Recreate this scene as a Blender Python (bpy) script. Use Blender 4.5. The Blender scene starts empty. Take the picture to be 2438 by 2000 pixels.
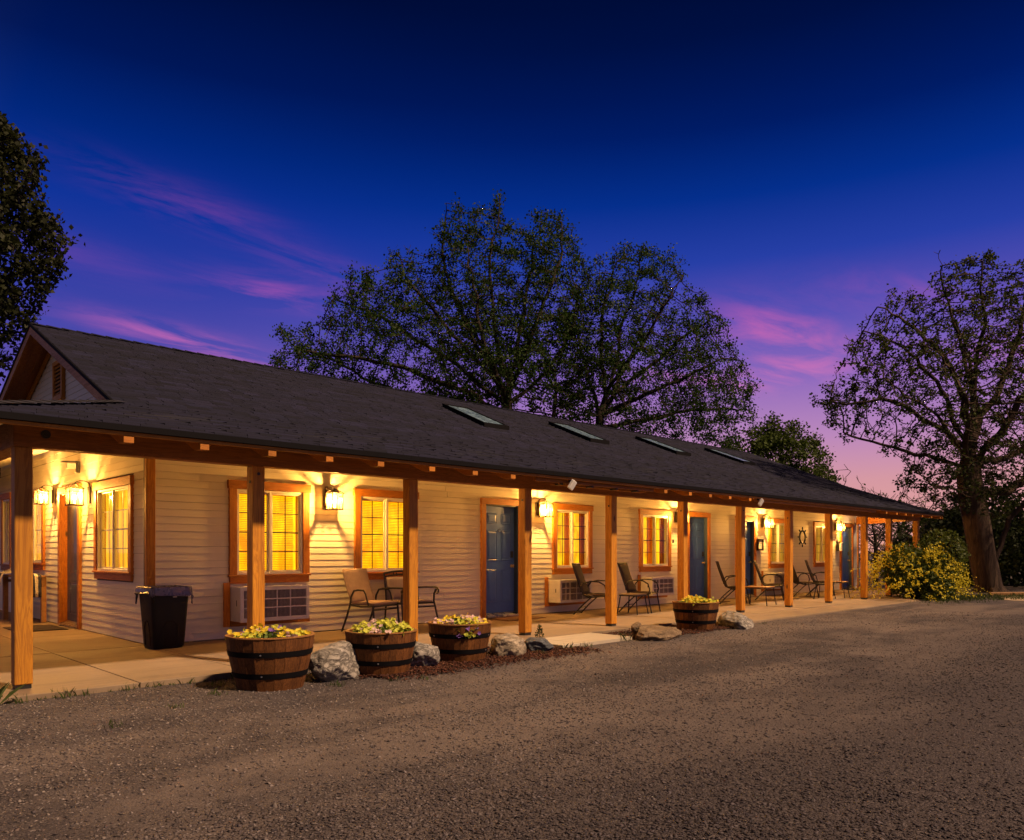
import bpy, bmesh, math, random
import numpy as np
from mathutils import Vector, Matrix, noise as mnoise
random.seed(7); RNG = np.random.default_rng(11)
R = math.radians
S = bpy.context.scene
COL = S.collection

# ---------------------------------------------------------------- camera
cam_d = bpy.data.cameras.new('camera'); cam = bpy.data.objects.new('camera', cam_d); COL.objects.link(cam)
TH = R(45.63)                                   # angle between view axis and the long front of the building (+X)
cam.location = (0, 0, 1.24)
cam.rotation_euler = (R(90), 0, TH - R(90))
cam_d.sensor_width = 36; cam_d.lens = 36 * 1840 / 2438; cam_d.shift_y = 316 / 2438
cam_d.clip_start = .05; cam_d.clip_end = 3000
S.camera = cam
S.view_settings.view_transform = 'Standard'; S.view_settings.look = 'None'
S.view_settings.gamma = 1; S.view_settings.use_curve_mapping = False
S.view_settings.exposure = 0.3
S.cycles.use_denoising = True
S.cycles.max_bounces = 8; S.cycles.transparent_max_bounces = 16
S.cycles.sample_clamp_indirect = 6
S.cycles.caustics_reflective = False; S.cycles.caustics_refractive = False

# ---------------------------------------------------------------- sky at dusk
W = bpy.data.worlds.new('World'); S.world = W; W.use_nodes = True
class NT:
    def __init__(s, tree): s.t = tree; tree.nodes.clear()
    def n(s, typ, ins=None, **kw):
        nd = s.t.nodes.new(typ)
        for k, v in kw.items(): setattr(nd, k, v)
        for k, v in (ins or {}).items():
            sk = nd.inputs[k]
            if isinstance(v, bpy.types.NodeSocket): s.t.links.new(v, sk)
            else: sk.default_value = v
        return nd
    def math(s, op, a, b=0.0, c=None, clamp=False):
        ins = {0: a, 1: b}
        if c is not None: ins[2] = c
        return s.n('ShaderNodeMath', ins, operation=op, use_clamp=clamp).outputs[0]
    def ramp(s, fac, pts, interp='LINEAR'):
        r = s.n('ShaderNodeValToRGB', {0: fac}); e = r.color_ramp; e.interpolation = interp
        while len(e.elements) < len(pts): e.elements.new(.5)
        for el, (p, c) in zip(e.elements, pts):
            el.position = p; el.color = (c[0], c[1], c[2], 1) if not isinstance(c, (int, float)) else (c, c, c, 1)
        return r.outputs[0]
    def mix(s, fac, a, b, mode='MIX'):
        m = s.n('ShaderNodeMix', data_type='RGBA', blend_type=mode)
        for sk, v in ((m.inputs[0], fac), (m.inputs[6], a), (m.inputs[7], b)):
            if isinstance(v, bpy.types.NodeSocket): s.t.links.new(v, sk)
            else: sk.default_value = v if isinstance(v, (int, float)) else (v[0], v[1], v[2], 1)
        return m.outputs[2]
    def noise(s, vec, scale, detail=4, rough=.55, dist=0.0):
        return s.n('ShaderNodeTexNoise', {'Vector': vec, 'Scale': scale, 'Detail': detail, 'Roughness': rough, 'Distortion': dist}).outputs['Fac']
    def mapping(s, vec, scale=(1, 1, 1), rot=(0, 0, 0), loc=(0, 0, 0)):
        return s.n('ShaderNodeMapping', {'Vector': vec, 'Scale': scale, 'Rotation': rot, 'Location': loc}).outputs[0]
def srgb(r, g, b):
    f = lambda c: c / 12.92 if c <= .04045 else ((c + .055) / 1.055) ** 2.4
    return tuple(f(v / 255) for v in (r, g, b))
w = NT(W.node_tree)
dirv = w.n('ShaderNodeTexCoord').outputs['Generated']
sep = w.n('ShaderNodeSeparateXYZ', {0: dirv})
el = sep.outputs[2]                              # sine of elevation
def E(a): return math.sin(R(a))
cool = w.ramp(el, [(0, srgb(150, 116, 165)), (E(5), srgb(132, 104, 170)), (E(9), srgb(106, 90, 172)), (E(13), srgb(78, 74, 168)), (E(18), srgb(44, 60, 160)),
                   (E(22), srgb(14, 50, 150)), (E(26), srgb(1, 38, 122)), (E(30), srgb(0, 22, 86)), (E(35), srgb(0, 12, 56)), (E(42), srgb(0, 8, 40)), (1, srgb(0, 6, 30))])
warm = w.ramp(el, [(0, srgb(226, 160, 142)), (E(5), srgb(210, 150, 160)), (E(8), srgb(184, 134, 184)), (E(12), srgb(140, 104, 186)), (E(16), srgb(88, 80, 178)),
                   (E(20), srgb(38, 62, 164)), (E(24), srgb(4, 46, 138)), (E(28), srgb(0, 26, 98)), (E(33), srgb(0, 14, 62)), (E(42), srgb(0, 8, 40)), (1, srgb(0, 6, 30))])
az = w.n('ShaderNodeVectorMath', {0: dirv, 1: (math.cos(R(22)), math.sin(R(22)), 0)}, operation='DOT_PRODUCT').outputs['Value']
azf = w.n('ShaderNodeMapRange', {0: az, 1: .60, 2: .98}, interpolation_type='SMOOTHSTEP').outputs[0]
skyc = w.mix(azf, cool, warm)
# away from the sunset the sky is dimmer
dimf = w.n('ShaderNodeMapRange', {0: az, 1: -.35, 2: .45, 3: .55, 4: 1.0}, interpolation_type='SMOOTHSTEP').outputs[0]
skyc = w.mix(1.0, skyc, w.n('ShaderNodeCombineXYZ', {0: dimf, 1: dimf, 2: dimf}).outputs[0], 'MULTIPLY')
hsv = w.n('ShaderNodeHueSaturation', {'Color': skyc, 'Saturation': w.n('ShaderNodeMapRange', {0: az, 1: -.3, 2: .5, 3: .52, 4: 1.0}).outputs[0]}); skyc = hsv.outputs[0]
# thin streaks of cloud: soft banks in the sky (bearing, height, length, width, slope), broken up by noise on a flat layer
zc = w.math('MAXIMUM', el, .03)
pl = w.n('ShaderNodeVectorMath', {0: dirv, 1: w.n('ShaderNodeCombineXYZ', {0: zc, 1: zc, 2: zc}).outputs[0]}, operation='DIVIDE').outputs[0]
cn = w.noise(w.mapping(pl, scale=(1.5, 3.4, 0), rot=(0, 0, R(-20)), loc=(3.1, 7.7, 0)), 1.0, 8, .62, .6)
bear = w.math('ARCTAN2', sep.outputs[1], sep.outputs[0]); elev = w.math('ARCSINE', el)
BANKS = [(69.0, 22.7, 5.5, 1.1, -9, .7), (60.5, 20.0, 4.5, .9, -8, .4), (63.2, 17.9, 3.8, .9, -5, .95), (68.5, 14.2, 5.5, .75, -8, 1.0), (57, 18.6, 4, .8, -8, .3), (74, 18.5, 5, 1.0, -8, .25),
         (26.8, 15.2, 3.6, 1.5, -16, 1.2), (27.0, 12.3, 4.4, 1.0, 3, 1.0), (33.5, 12.6, 3.5, .8, -6, .5), (19, 16.8, 6, 1.2, -10, .4), (10, 12, 9, 1.2, -6, .6), (95, 15, 10, 1.4, -8, .6), (-20, 14, 12, 1.5, 5, .5), (130, 13, 14, 1.4, 6, .4)]
tot = None
for b0, e0, ln, wd, sl, am in BANKS:
    dx = w.math('SUBTRACT', R(b0), bear); dy = w.math('SUBTRACT', elev, R(e0)); t_ = math.tan(R(sl))
    yy = w.math('DIVIDE', w.math('SUBTRACT', dy, w.math('MULTIPLY', dx, t_)), R(wd)); xx = w.math('DIVIDE', dx, R(ln))
    g_ = w.math('EXPONENT', w.math('MULTIPLY', w.math('ADD', w.math('MULTIPLY', xx, xx), w.math('MULTIPLY', yy, yy)), -1.0))
    g_ = w.math('MULTIPLY', g_, am); tot = g_ if tot is None else w.math('ADD', tot, g_)
cm = w.math('MULTIPLY', w.math('MINIMUM', tot, 1.0), w.ramp(cn, [(.40, 0.0), (.64, 1.0)]))
ccol = w.ramp(el, [(0, srgb(232, 160, 165)), (E(10), srgb(214, 128, 186)), (E(14), srgb(206, 108, 178)), (E(18), srgb(166, 84, 172)), (E(26), srgb(96, 52, 140))])
skyc = w.mix(w.math('MULTIPLY', cm, .78), skyc, ccol)
bg = w.n('ShaderNodeBackground', {0: skyc, 1: .84})
w.n('ShaderNodeOutputWorld', {0: bg.outputs[0]})

# ---------------------------------------------------------------- the last warm light, from the front and a little to the right
sun_d = bpy.data.lights.new('sun', 'SUN'); sun = bpy.data.objects.new('sun', sun_d); COL.objects.link(sun)
to_sun = Vector((.30 * .82, -.82, 1.0))
sun.rotation_euler = to_sun.to_track_quat('Z', 'Y').to_euler()
sun_d.energy = 4.8; sun_d.angle = R(3); sun_d.color = (1.0, .67, .40)

# ---------------------------------------------------------------- helpers
def tag(o, label=None, cat=None, group=None, kind=None):
    if label: o['label'] = label
    if cat: o['category'] = cat
    if group: o['group'] = group
    if kind: o['kind'] = kind
    return o
def empty(name, loc=(0, 0, 0), rz=0, parent=None):
    o = bpy.data.objects.new(name, None); COL.objects.link(o); o.location = loc; o.rotation_euler = (0, 0, rz)
    o.empty_display_size = .1
    if parent: o.parent = parent
    return o
def link(name, me, m, parent=None, loc=None, rot=None):
    o = bpy.data.objects.new(name, me); COL.objects.link(o)
    if m is not None and not me.materials: me.materials.append(m)
    if parent: o.parent = parent
    if loc: o.location = loc
    if rot: o.rotation_euler = rot
    return o
def copy_tree(o, parent=None):
    c = o.copy(); COL.objects.link(c); c.parent = parent
    for ch in list(o.children): copy_tree(ch, c)
    return c
class MB:
    def __init__(s): s.v = []; s.f = []; s.m = []; s.mi = 0
    def add(s, vs, fs):
        o = len(s.v); s.v += [tuple(p) for p in vs]
        for f in fs: s.f.append([i + o for i in f]); s.m.append(s.mi)
        return s
    def box(s, x0, x1, y0, y1, z0, z1):
        return s.add([(x0, y0, z0), (x1, y0, z0), (x1, y1, z0), (x0, y1, z0), (x0, y0, z1), (x1, y0, z1), (x1, y1, z1), (x0, y1, z1)],
                     [(0, 3, 2, 1), (4, 5, 6, 7), (0, 1, 5, 4), (1, 2, 6, 5), (2, 3, 7, 6), (3, 0, 4, 7)])
    def prism(s, poly, axis, a, b):
        n = len(poly)
        def P(p, t):
            if axis == 'x': return (t, p[0], p[1])
            if axis == 'y': return (p[0], t, p[1])
            return (p[0], p[1], t)
        vs = [P(p, a) for p in poly] + [P(p, b) for p in poly]
        fs = [tuple(range(n))[::-1], tuple(range(n, 2 * n))] + [(i, (i + 1) % n, n + (i + 1) % n, n + i) for i in range(n)]
        return s.add(vs, fs)
    def tube(s, pts, r, n=8, caps=True, closed=False):
        pts = [Vector(p) for p in pts]; k = len(pts)
        rs = r if isinstance(r, (list, tuple)) else [r] * k
        ring = []; up = None
        for i, p in enumerate(pts):
            if closed: d = pts[(i + 1) % k] - pts[i - 1]
            else: d = pts[min(i + 1, k - 1)] - pts[max(i - 1, 0)]
            d.normalize()
            if up is None:
                up = Vector((0, 0, 1)) if abs(d.z) < .9 else Vector((1, 0, 0))
            a = d.cross(up).normalized(); up = a.cross(d).normalized()
            ring.append([p + (a * math.cos(t) + up * math.sin(t)) * rs[i] for t in [2 * math.pi * j / n for j in range(n)]])
        vs = [q for rr in ring for q in rr]; fs = []
        for i in range(k if closed else k - 1):
            i2 = (i + 1) % k
            for j in range(n):
                fs.append((i * n + j, i * n + (j + 1) % n, i2 * n + (j + 1) % n, i2 * n + j))
        if caps and not closed: fs += [tuple(range(n))[::-1], tuple((k - 1) * n + j for j in range(n))]
        return s.add(vs, fs)
    def lathe(s, prof, n=24, c=(0, 0, 0), a0=0, a1=2 * math.pi, cap=False):
        full = abs(a1 - a0 - 2 * math.pi) < 1e-6; m = n if full else n + 1; vs = []
        for (r, z) in prof:
            for j in range(m):
                a = a0 + (a1 - a0) * j / n
                vs.append((c[0] + r * math.cos(a), c[1] + r * math.sin(a), c[2] + z))
        fs = []
        for i in range(len(prof) - 1):
            for j in range(n):
                j2 = (j + 1) % m
                fs.append((i * m + j, i * m + j2, (i + 1) * m + j2, (i + 1) * m + j))
        if cap: fs += [tuple(range(m))[::-1], tuple((len(prof) - 1) * m + j for j in range(m))]
        return s.add(vs, fs)
    def mesh(s, name, smooth=False):
        me = bpy.data.meshes.new(name); me.from_pydata(s.v, [], s.f)
        if any(s.m): me.polygons.foreach_set('material_index', s.m)
        if smooth:
            me.polygons.foreach_set('use_smooth', [True] * len(me.polygons))
            me.set_sharp_from_angle(angle=R(42))
        me.update(); return me
    def build(s, name, m, parent=None, smooth=False, loc=None, rot=None, bevel=0):
        ms = m if isinstance(m, (list, tuple)) else [m]
        me = s.mesh(name, smooth)
        for q in ms: me.materials.append(q)
        if bevel:
            bm = bmesh.new(); bm.from_mesh(me); bmesh.ops.recalc_face_normals(bm, faces=bm.faces)
            bmesh.ops.bevel(bm, geom=bm.edges[:], offset=bevel, segments=1, affect='EDGES', clamp_overlap=True)
            bm.to_mesh(me); bm.free()
        return link(name, me, None, parent, loc, rot)
def box(name, m, parent, x0, x1, y0, y1, z0, z1, bevel=0):
    return MB().box(x0, x1, y0, y1, z0, z1).build(name, m, parent, bevel=bevel)
def np_mesh(name, V, F, m, parent=None, cols=None, smooth=False):
    """V (n,3) float, F (k,3|4) int: one mesh quickly"""
    V = np.asarray(V, np.float32); F = np.asarray(F, np.int32); k, q = F.shape
    me = bpy.data.meshes.new(name); me.vertices.add(len(V)); me.vertices.foreach_set('co', V.ravel())
    me.loops.add(k * q); me.loops.foreach_set('vertex_index', F.ravel())
    me.polygons.add(k); me.polygons.foreach_set('loop_start', np.arange(k, dtype=np.int32) * q)
    me.polygons.foreach_set('loop_total', np.full(k, q, np.int32))
    if smooth: me.polygons.foreach_set('use_smooth', np.ones(k, bool))
    me.update(calc_edges=True)
    if cols is not None:
        a = me.attributes.new('tint', 'FLOAT_COLOR', 'POINT')
        c4 = np.ones((len(V), 4), np.float32); c4[:, :3] = cols; a.data.foreach_set('color', c4.ravel())
    me.validate()
    return link(name, me, m, parent)
def text_mesh(name, s, size, m, parent, loc, rot, ext=.003):
    cu = bpy.data.curves.new('lettering', 'FONT'); cu.body = s; cu.size = size; cu.extrude = ext; cu.align_x = 'CENTER'; cu.align_y = 'CENTER'
    t = bpy.data.objects.new('lettering', cu); COL.objects.link(t)
    dg = bpy.context.evaluated_depsgraph_get()
    me = bpy.data.meshes.new_from_object(t.evaluated_get(dg)); bpy.data.objects.remove(t); bpy.data.curves.remove(cu)
    me.materials.clear()
    return link(name, me, m, parent, loc, rot)

# ---------------------------------------------------------------- materials
def new_mat(name):
    m = bpy.data.materials.new(name); m.use_nodes = True; return m, NT(m.node_tree)
def finish(t, col, rough=.6, bump=None, bstr=.3, bdist=.01, metal=0, spec=.5, extra=None):
    ins = {'Base Color': col if isinstance(col, bpy.types.NodeSocket) else (*col, 1), 'Roughness': rough, 'Metallic': metal, 'Specular IOR Level': spec}
    if bump is not None: ins['Normal'] = t.n('ShaderNodeBump', {'Height': bump, 'Strength': bstr, 'Distance': bdist}).outputs[0]
    ins.update(extra or {})
    p = t.n('ShaderNodeBsdfPrincipled', ins); t.n('ShaderNodeOutputMaterial', {0: p.outputs[0]}); return p
def obj_vec(t, jitter=True):
    c = t.n('ShaderNodeTexCoord').outputs['Object']
    if not jitter: return c
    rnd = t.n('ShaderNodeObjectInfo').outputs['Random']
    off = t.n('ShaderNodeCombineXYZ', {0: t.math('MULTIPLY', rnd, 37.0), 1: t.math('MULTIPLY', rnd, 71.0), 2: t.math('MULTIPLY', rnd, 53.0)}).outputs[0]
    return t.n('ShaderNodeVectorMath', {0: c, 1: off}).outputs[0]
def plain(name, col, rough=.5, metal=0, var=.15, scale=8, bstr=.08, spec=.5):
    m, t = new_mat(name); v = obj_vec(t); n = t.noise(v, scale, 5, .6)
    a = tuple(c * (1 - var) for c in col); b = tuple(min(1, c * (1 + var)) for c in col)
    finish(t, t.ramp(n, [(.3, a), (.7, b)]), t.ramp(n, [(.2, max(0, rough - .08)), (.8, min(1, rough + .1))]), t.noise(v, scale * 6, 3, .6), bstr, .004, metal, spec)
    return m
def wood(name, dark, mid, light, axis='z', fine=1.0, knots=.5, rough=.55, gloss=.4):
    m, t = new_mat(name); v = obj_vec(t)
    sc = {'x': (.55, 7, 7), 'y': (7, .55, 7), 'z': (7, 7, .55)}[axis]
    sc = tuple(s * fine for s in sc)
    v1 = t.mapping(v, scale=sc)
    # knots pull the grain round them
    ks = {'x': (1.4, 4.2, 4.2), 'y': (4.2, 1.4, 4.2), 'z': (4.2, 4.2, 1.4)}[axis]
    vo = t.n('ShaderNodeTexVoronoi', {'Vector': t.mapping(v, scale=ks), 'Scale': 1.0, 'Randomness': 1.0}, feature='F1')
    kd = vo.outputs['Distance']; kr = t.n('ShaderNodeSeparateColor', {0: vo.outputs['Color']}).outputs[0]
    ksel = t.math('GREATER_THAN', kr, 1 - knots)
    kfield = t.math('MULTIPLY', t.ramp(kd, [(0, 1.0), (.4, 0.0)], 'EASE'), ksel)
    warp = t.n('ShaderNodeVectorMath', {0: v1, 1: t.n('ShaderNodeCombineXYZ', {0: kfield, 1: kfield, 2: kfield}).outputs[0]}).outputs[0]
    g = t.noise(warp, 1.6, 6, .62, .9)
    rings = t.math('SINE', t.math('MULTIPLY', t.math('ADD', g, t.math('MULTIPLY', kfield, .35)), 46.0))
    rings = t.math('MULTIPLY_ADD', rings, .5, .5)
    f = t.math('MULTIPLY_ADD', rings, .45, t.math('MULTIPLY', t.noise(t.mapping(v, scale=tuple(q * 5 for q in sc)), 1.0, 3, .7), .55))
    col = t.ramp(f, [(.18, dark), (.45, mid), (.75, light)])
    tone = t.noise(t.mapping(v, scale=tuple(q * .25 for q in sc)), 1.0, 2, .5)
    col = t.mix(.45, col, t.ramp(tone, [(.3, dark), (.7, light)]))
    rnd = t.n('ShaderNodeObjectInfo').outputs['Random']; tone2 = t.math('MULTIPLY_ADD', rnd, .42, .76)
    col = t.mix(1.0, col, t.n('ShaderNodeCombineXYZ', {0: tone2, 1: tone2, 2: tone2}).outputs[0], 'MULTIPLY')
    kd_dark = t.math('MULTIPLY', t.ramp(kd, [(.045, 1.0), (.10, 0.0)]), ksel)
    col = t.mix(kd_dark, col, tuple(c * .16 for c in dark))
    finish(t, col, t.ramp(f, [(0, rough + .12), (1, rough - .08)]), f, .22, .004, 0, gloss)
    return m
M = {}
M['cedar_z'] = wood('cedar stain upright', (.25, .082, .006), (.46, .172, .012), (.64, .275, .022), 'z')
M['cedar_x'] = wood('cedar stain level', (.25, .082, .006), (.46, .172, .012), (.64, .275, .022), 'x')
M['cedar_y'] = wood('cedar stain cross', (.25, .082, .006), (.46, .172, .012), (.64, .275, .022), 'y')
M['beam_x'] = wood('beam stain level', (.17, .055, .007), (.29, .098, .011), (.40, .145, .018), 'x', knots=.3)
M['beam_y'] = wood('beam stain cross', (.17, .055, .007), (.29, .098, .011), (.40, .145, .018), 'y', knots=.3)
M['trim_z'] = wood('window trim upright', (.27, .080, .006), (.45, .152, .012), (.60, .225, .020), 'z', 1.6)
M['trim_x'] = wood('window trim level', (.27, .080, .006), (.45, .152, .012), (.60, .225, .020), 'x', 1.6)
M['barrel'] = wood('barrel oak', (.042, .013, .004), (.115, .041, .011), (.21, .080, .021), 'z', 2.4, .15, .7, .25)
M['rim'] = wood('barrel rim oak', (.12, .05, .014), (.20, .085, .024), (.27, .12, .036), 'x', 3, .1, .7, .25)
M['table_wood'] = wood('table top wood', (.12, .042, .018), (.20, .075, .030), (.27, .11, .045), 'x', 2.0, .2)
M['bench_wood'] = wood('bench wood', (.15, .07, .025), (.27, .13, .045), (.36, .19, .07), 'x', 1.8, .4)

def siding_mat():
    m, t = new_mat('painted lap siding'); v = obj_vec(t)
    g = t.noise(t.mapping(v, scale=(.8, 8, 34)), 2.0, 5, .7)
    d = t.noise(v, 1.1, 5, .6)
    col = t.ramp(d, [(.25, (.72, .67, .545)), (.55, (.78, .73, .60)), (.8, (.81, .76, .63))])
    rnd = t.n('ShaderNodeObjectInfo').outputs['Random']
    col = t.mix(t.math('MULTIPLY', rnd, .22), col, (.68, .63, .51))
    finish(t, col, .5, g, .05, .002, 0, .35); return m
M['siding'] = siding_mat()
M['sheath'] = plain('wall sheathing', (.10, .085, .07), .9)  # dark so the gaps between boards stand in for lap shadow lines
M['ceiling'] = plain('light bouncing porch ceiling', (.78, .74, .66), .6, var=.05)  # unseen boards, made white to bounce light onto the wall
M['vinyl'] = plain('white vinyl', (.74, .71, .66), .35, var=.05)
M['white_metal'] = plain('white enamel', (.70, .68, .66), .4, var=.07)
M['black_metal'] = plain('black powder coat', (.014, .012, .012), .42, 0, .3)
M['bronze'] = plain('dark bronze', (.030, .020, .012), .45, .7, .3)
M['gutter'] = plain('black drip edge', (.006, .0055, .007), .75, 0, .2, spec=.08)
M['nickel'] = plain('satin nickel', (.55, .52, .47), .28, 1, .1)
M['brass'] = plain('brass', (.62, .45, .18), .3, 1, .1)
M['rubber'] = plain('black rubber', (.02, .02, .02), .7)
M['coil'] = plain('condenser fins', (.42, .38, .38), .55, .3, .25, 30)
M['paper'] = plain('white paper', (.72, .70, .66), .7)
M['cloth_white'] = plain('off white towel', (.55, .50, .45), .95, 0, .15, 30, .5)
M['cloth_navy'] = plain('navy towel stripe', (.025, .03, .06), .95, 0, .15, 30, .5)
M['bag'] = plain('black bin liner', (.085, .075, .095), .28, 0, .3, 14, .35, .8)
M['plastic'] = plain('black plastic', (.005, .005, .007), .45, 0, .2, 20, .1, spec=.28)

def door_mat():
    m, t = new_mat('slate blue door paint'); v = obj_vec(t, False)
    n = t.noise(v, 2.5, 4, .6); g = t.noise(t.mapping(v, scale=(30, 30, 2)), 2, 3, .6)
    finish(t, t.ramp(n, [(.3, (.040, .105, .40)), (.7, (.052, .130, .47))]), .42, g, .06, .002, 0, .4); return m
M['door'] = door_mat()
M['door_dark'] = plain('dark blue door paint', (.035, .06, .115), .35)
def sling(name, a, b):
    m, t = new_mat(name); v = obj_vec(t)
    wv = t.noise(t.mapping(v, scale=(220, 220, 220)), 1, 2, .5); n = t.noise(v, 9, 4, .6)
    finish(t, t.mix(.35, t.ramp(n, [(.3, a), (.7, b)]), t.ramp(wv, [(.3, a), (.7, b)])), .85, wv, .3, .002, 0, .2); return m
M['sling_tan'] = sling('taupe woven sling', (.25, .175, .14), (.35, .255, .205))
M['sling_grey'] = sling('pale grey sling', (.27, .22, .19), (.35, .29, .255))
M['sling_brown'] = sling('dark brown sling', (.040, .027, .026), (.066, .046, .043))
def glass_mat(name, tint=(.9, .9, .88), refl=.10):
    m, t = new_mat(name)
    lw = t.n('ShaderNodeLayerWeight', {'Blend': .5}).outputs['Facing']
    fac = t.math('MULTIPLY_ADD', t.math('POWER', lw, 4.0), .30, refl * .12, clamp=True)
    a = t.n('ShaderNodeBsdfTransparent', {0: (*tint, 1)}); b = t.n('ShaderNodeBsdfGlossy', {0: (1, 1, 1, 1), 'Roughness': .02})
    x = t.n('ShaderNodeMixShader', {0: fac, 1: a.outputs[0], 2: b.outputs[0]}); t.n('ShaderNodeOutputMaterial', {0: x.outputs[0]}); return m
M['pane'] = glass_mat('window glass')
M['sky_glass'] = None
def lamp_glass():
    m, t = new_mat('seeded lantern glass'); v = obj_vec(t)
    n = t.noise(t.mapping(v, scale=(60, 60, 18)), 1, 2, .5)
    a = t.n('ShaderNodeBsdfTransparent', {0: (1, .96, .86, 1)}); b = t.n('ShaderNodeBsdfTranslucent', {0: (1, .85, .55, 1)})
    x = t.n('ShaderNodeMixShader', {0: t.ramp(n, [(.3, .01), (.7, .035)]), 1: a.outputs[0], 2: b.outputs[0]}); t.n('ShaderNodeOutputMaterial', {0: x.outputs[0]}); return m
M['lamp_glass'] = lamp_glass()
def emit(name, col, st, var=None, scale=3, folds=(1.7, 1, .9)):
    m, t = new_mat(name); c = (*col, 1)
    if var:
        v = obj_vec(t); c = t.ramp(t.noise(t.mapping(v, scale=folds), scale, 4, .6, .4), [(.34, (col[0] * var, col[1] * var * .62, col[2])), (.50, (col[0] * .9, col[1] * .86, col[2])), (.66, (col[0] * 1.1, col[1] * 1.18, col[2] * 2))])
    e = t.n('ShaderNodeEmission', {0: c, 1: st}); t.n('ShaderNodeOutputMaterial', {0: e.outputs[0]}); return m
def glare_cut():  # dark back pane added to dim the lantern's hot spot on the wall
    m, t = new_mat('frosted back glass'); a = t.n('ShaderNodeBsdfTransparent', {0: (.26, .22, .15, 1)}); b = t.n('ShaderNodeBsdfDiffuse', {0: (.5, .4, .25, 1)})
    x = t.n('ShaderNodeMixShader', {0: .25, 1: a.outputs[0], 2: b.outputs[0]}); t.n('ShaderNodeOutputMaterial', {0: x.outputs[0]}); return m
M['lamp_back'] = glare_cut()
M['bulb'] = emit('lit bulb', (1.0, .70, .30), 26)
M['room_bright'] = emit('lamplit room behind blind', (1.0, .50, .004), 2.2, .75)
M['room_mid'] = emit('lamplit room', (1.0, .50, .006), 1.5, .7)
M['room_dim'] = emit('dim lamplit room', (.8, .36, .02), .75, .5, 3, (7, 1, .5))
M['room_end'] = emit('dim lamplit lobby', (1.0, .44, .012), 1.7, .5, 3, (7, 1, .5))
def cloth_lit(name, a, b, glow, st):
    m, t = new_mat(name); v = obj_vec(t); n = t.noise(t.mapping(v, scale=(3, 3, .6)), 2, 4, .6)
    col = t.ramp(n, [(.3, a), (.7, b)])
    d = t.n('ShaderNodeBsdfDiffuse', {0: col}); tr = t.n('ShaderNodeBsdfTranslucent', {0: glow})
    mx = t.n('ShaderNodeMixShader', {0: .55, 1: d.outputs[0], 2: tr.outputs[0]})
    t.n('ShaderNodeOutputMaterial', {0: mx.outputs[0]}); return m
M['blind'] = cloth_lit('window blind slats', (.62, .36, .03), (.78, .48, .05), (1, .68, .05, 1), 0)
M['curtain'] = cloth_lit('mustard curtain', (.42, .20, .03), (.60, .31, .05), (1, .5, .03, 1), 0)

def concrete(name, a, b, c):
    m, t = new_mat(name); v = t.n('ShaderNodeNewGeometry').outputs['Position']
    n = t.noise(v, .9, 6, .62, .6); n2 = t.noise(v, 14, 5, .7); st = t.noise(t.mapping(v, scale=(.5, 2.6, 1)), 1.3, 5, .65, 1.2)
    col = t.ramp(n, [(.28, a), (.5, b), (.75, c)])
    col = t.mix(t.math('MULTIPLY', t.ramp(st, [(.50, 0.0), (.72, 1.0)]), .5), col, tuple(q * .55 for q in a))
    col = t.mix(.18, col, t.ramp(n2, [(.3, a), (.7, c)]))
    finish(t, col, t.ramp(n, [(.3, .62), (.7, .85)]), n2, .25, .004, 0, .3); return m
M['slab'] = concrete('weathered porch concrete', (.165, .114, .074), (.225, .160, .106), (.285, .208, .142))
M['apron'] = concrete('newer pale concrete', (.36, .30, .225), (.43, .36, .275), (.48, .41, .32))
M['bed'] = plain('slab bed', (.05, .042, .035), .95)

def attr_mat(name, base_a, base_b, rough=.8, scale=20, bstr=.3, spec=.3):
    m, t = new_mat(name); v = t.n('ShaderNodeNewGeometry').outputs['Position']
    tint = t.n('ShaderNodeAttribute', attribute_name='tint').outputs['Color']
    n = t.noise(v, scale, 4, .65)
    finish(t, t.mix(1.0, t.ramp(n, [(.3, base_a), (.7, base_b)]), tint, 'MULTIPLY'), rough, n, bstr, .004, 0, spec); return m
M['shingle'] = attr_mat('asphalt shingle', (.0052, .0052, .0175), (.0084, .0082, .0255), .9, 60, .5)
M['stone_bits'] = attr_mat('gravel stone', (.78, .76, .76), (1, 1, 1), .85, 90, .3)
M['mulch'] = attr_mat('bark mulch chip', (.75, .75, .75), (1, 1, 1), .9, 60, .3)

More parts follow.
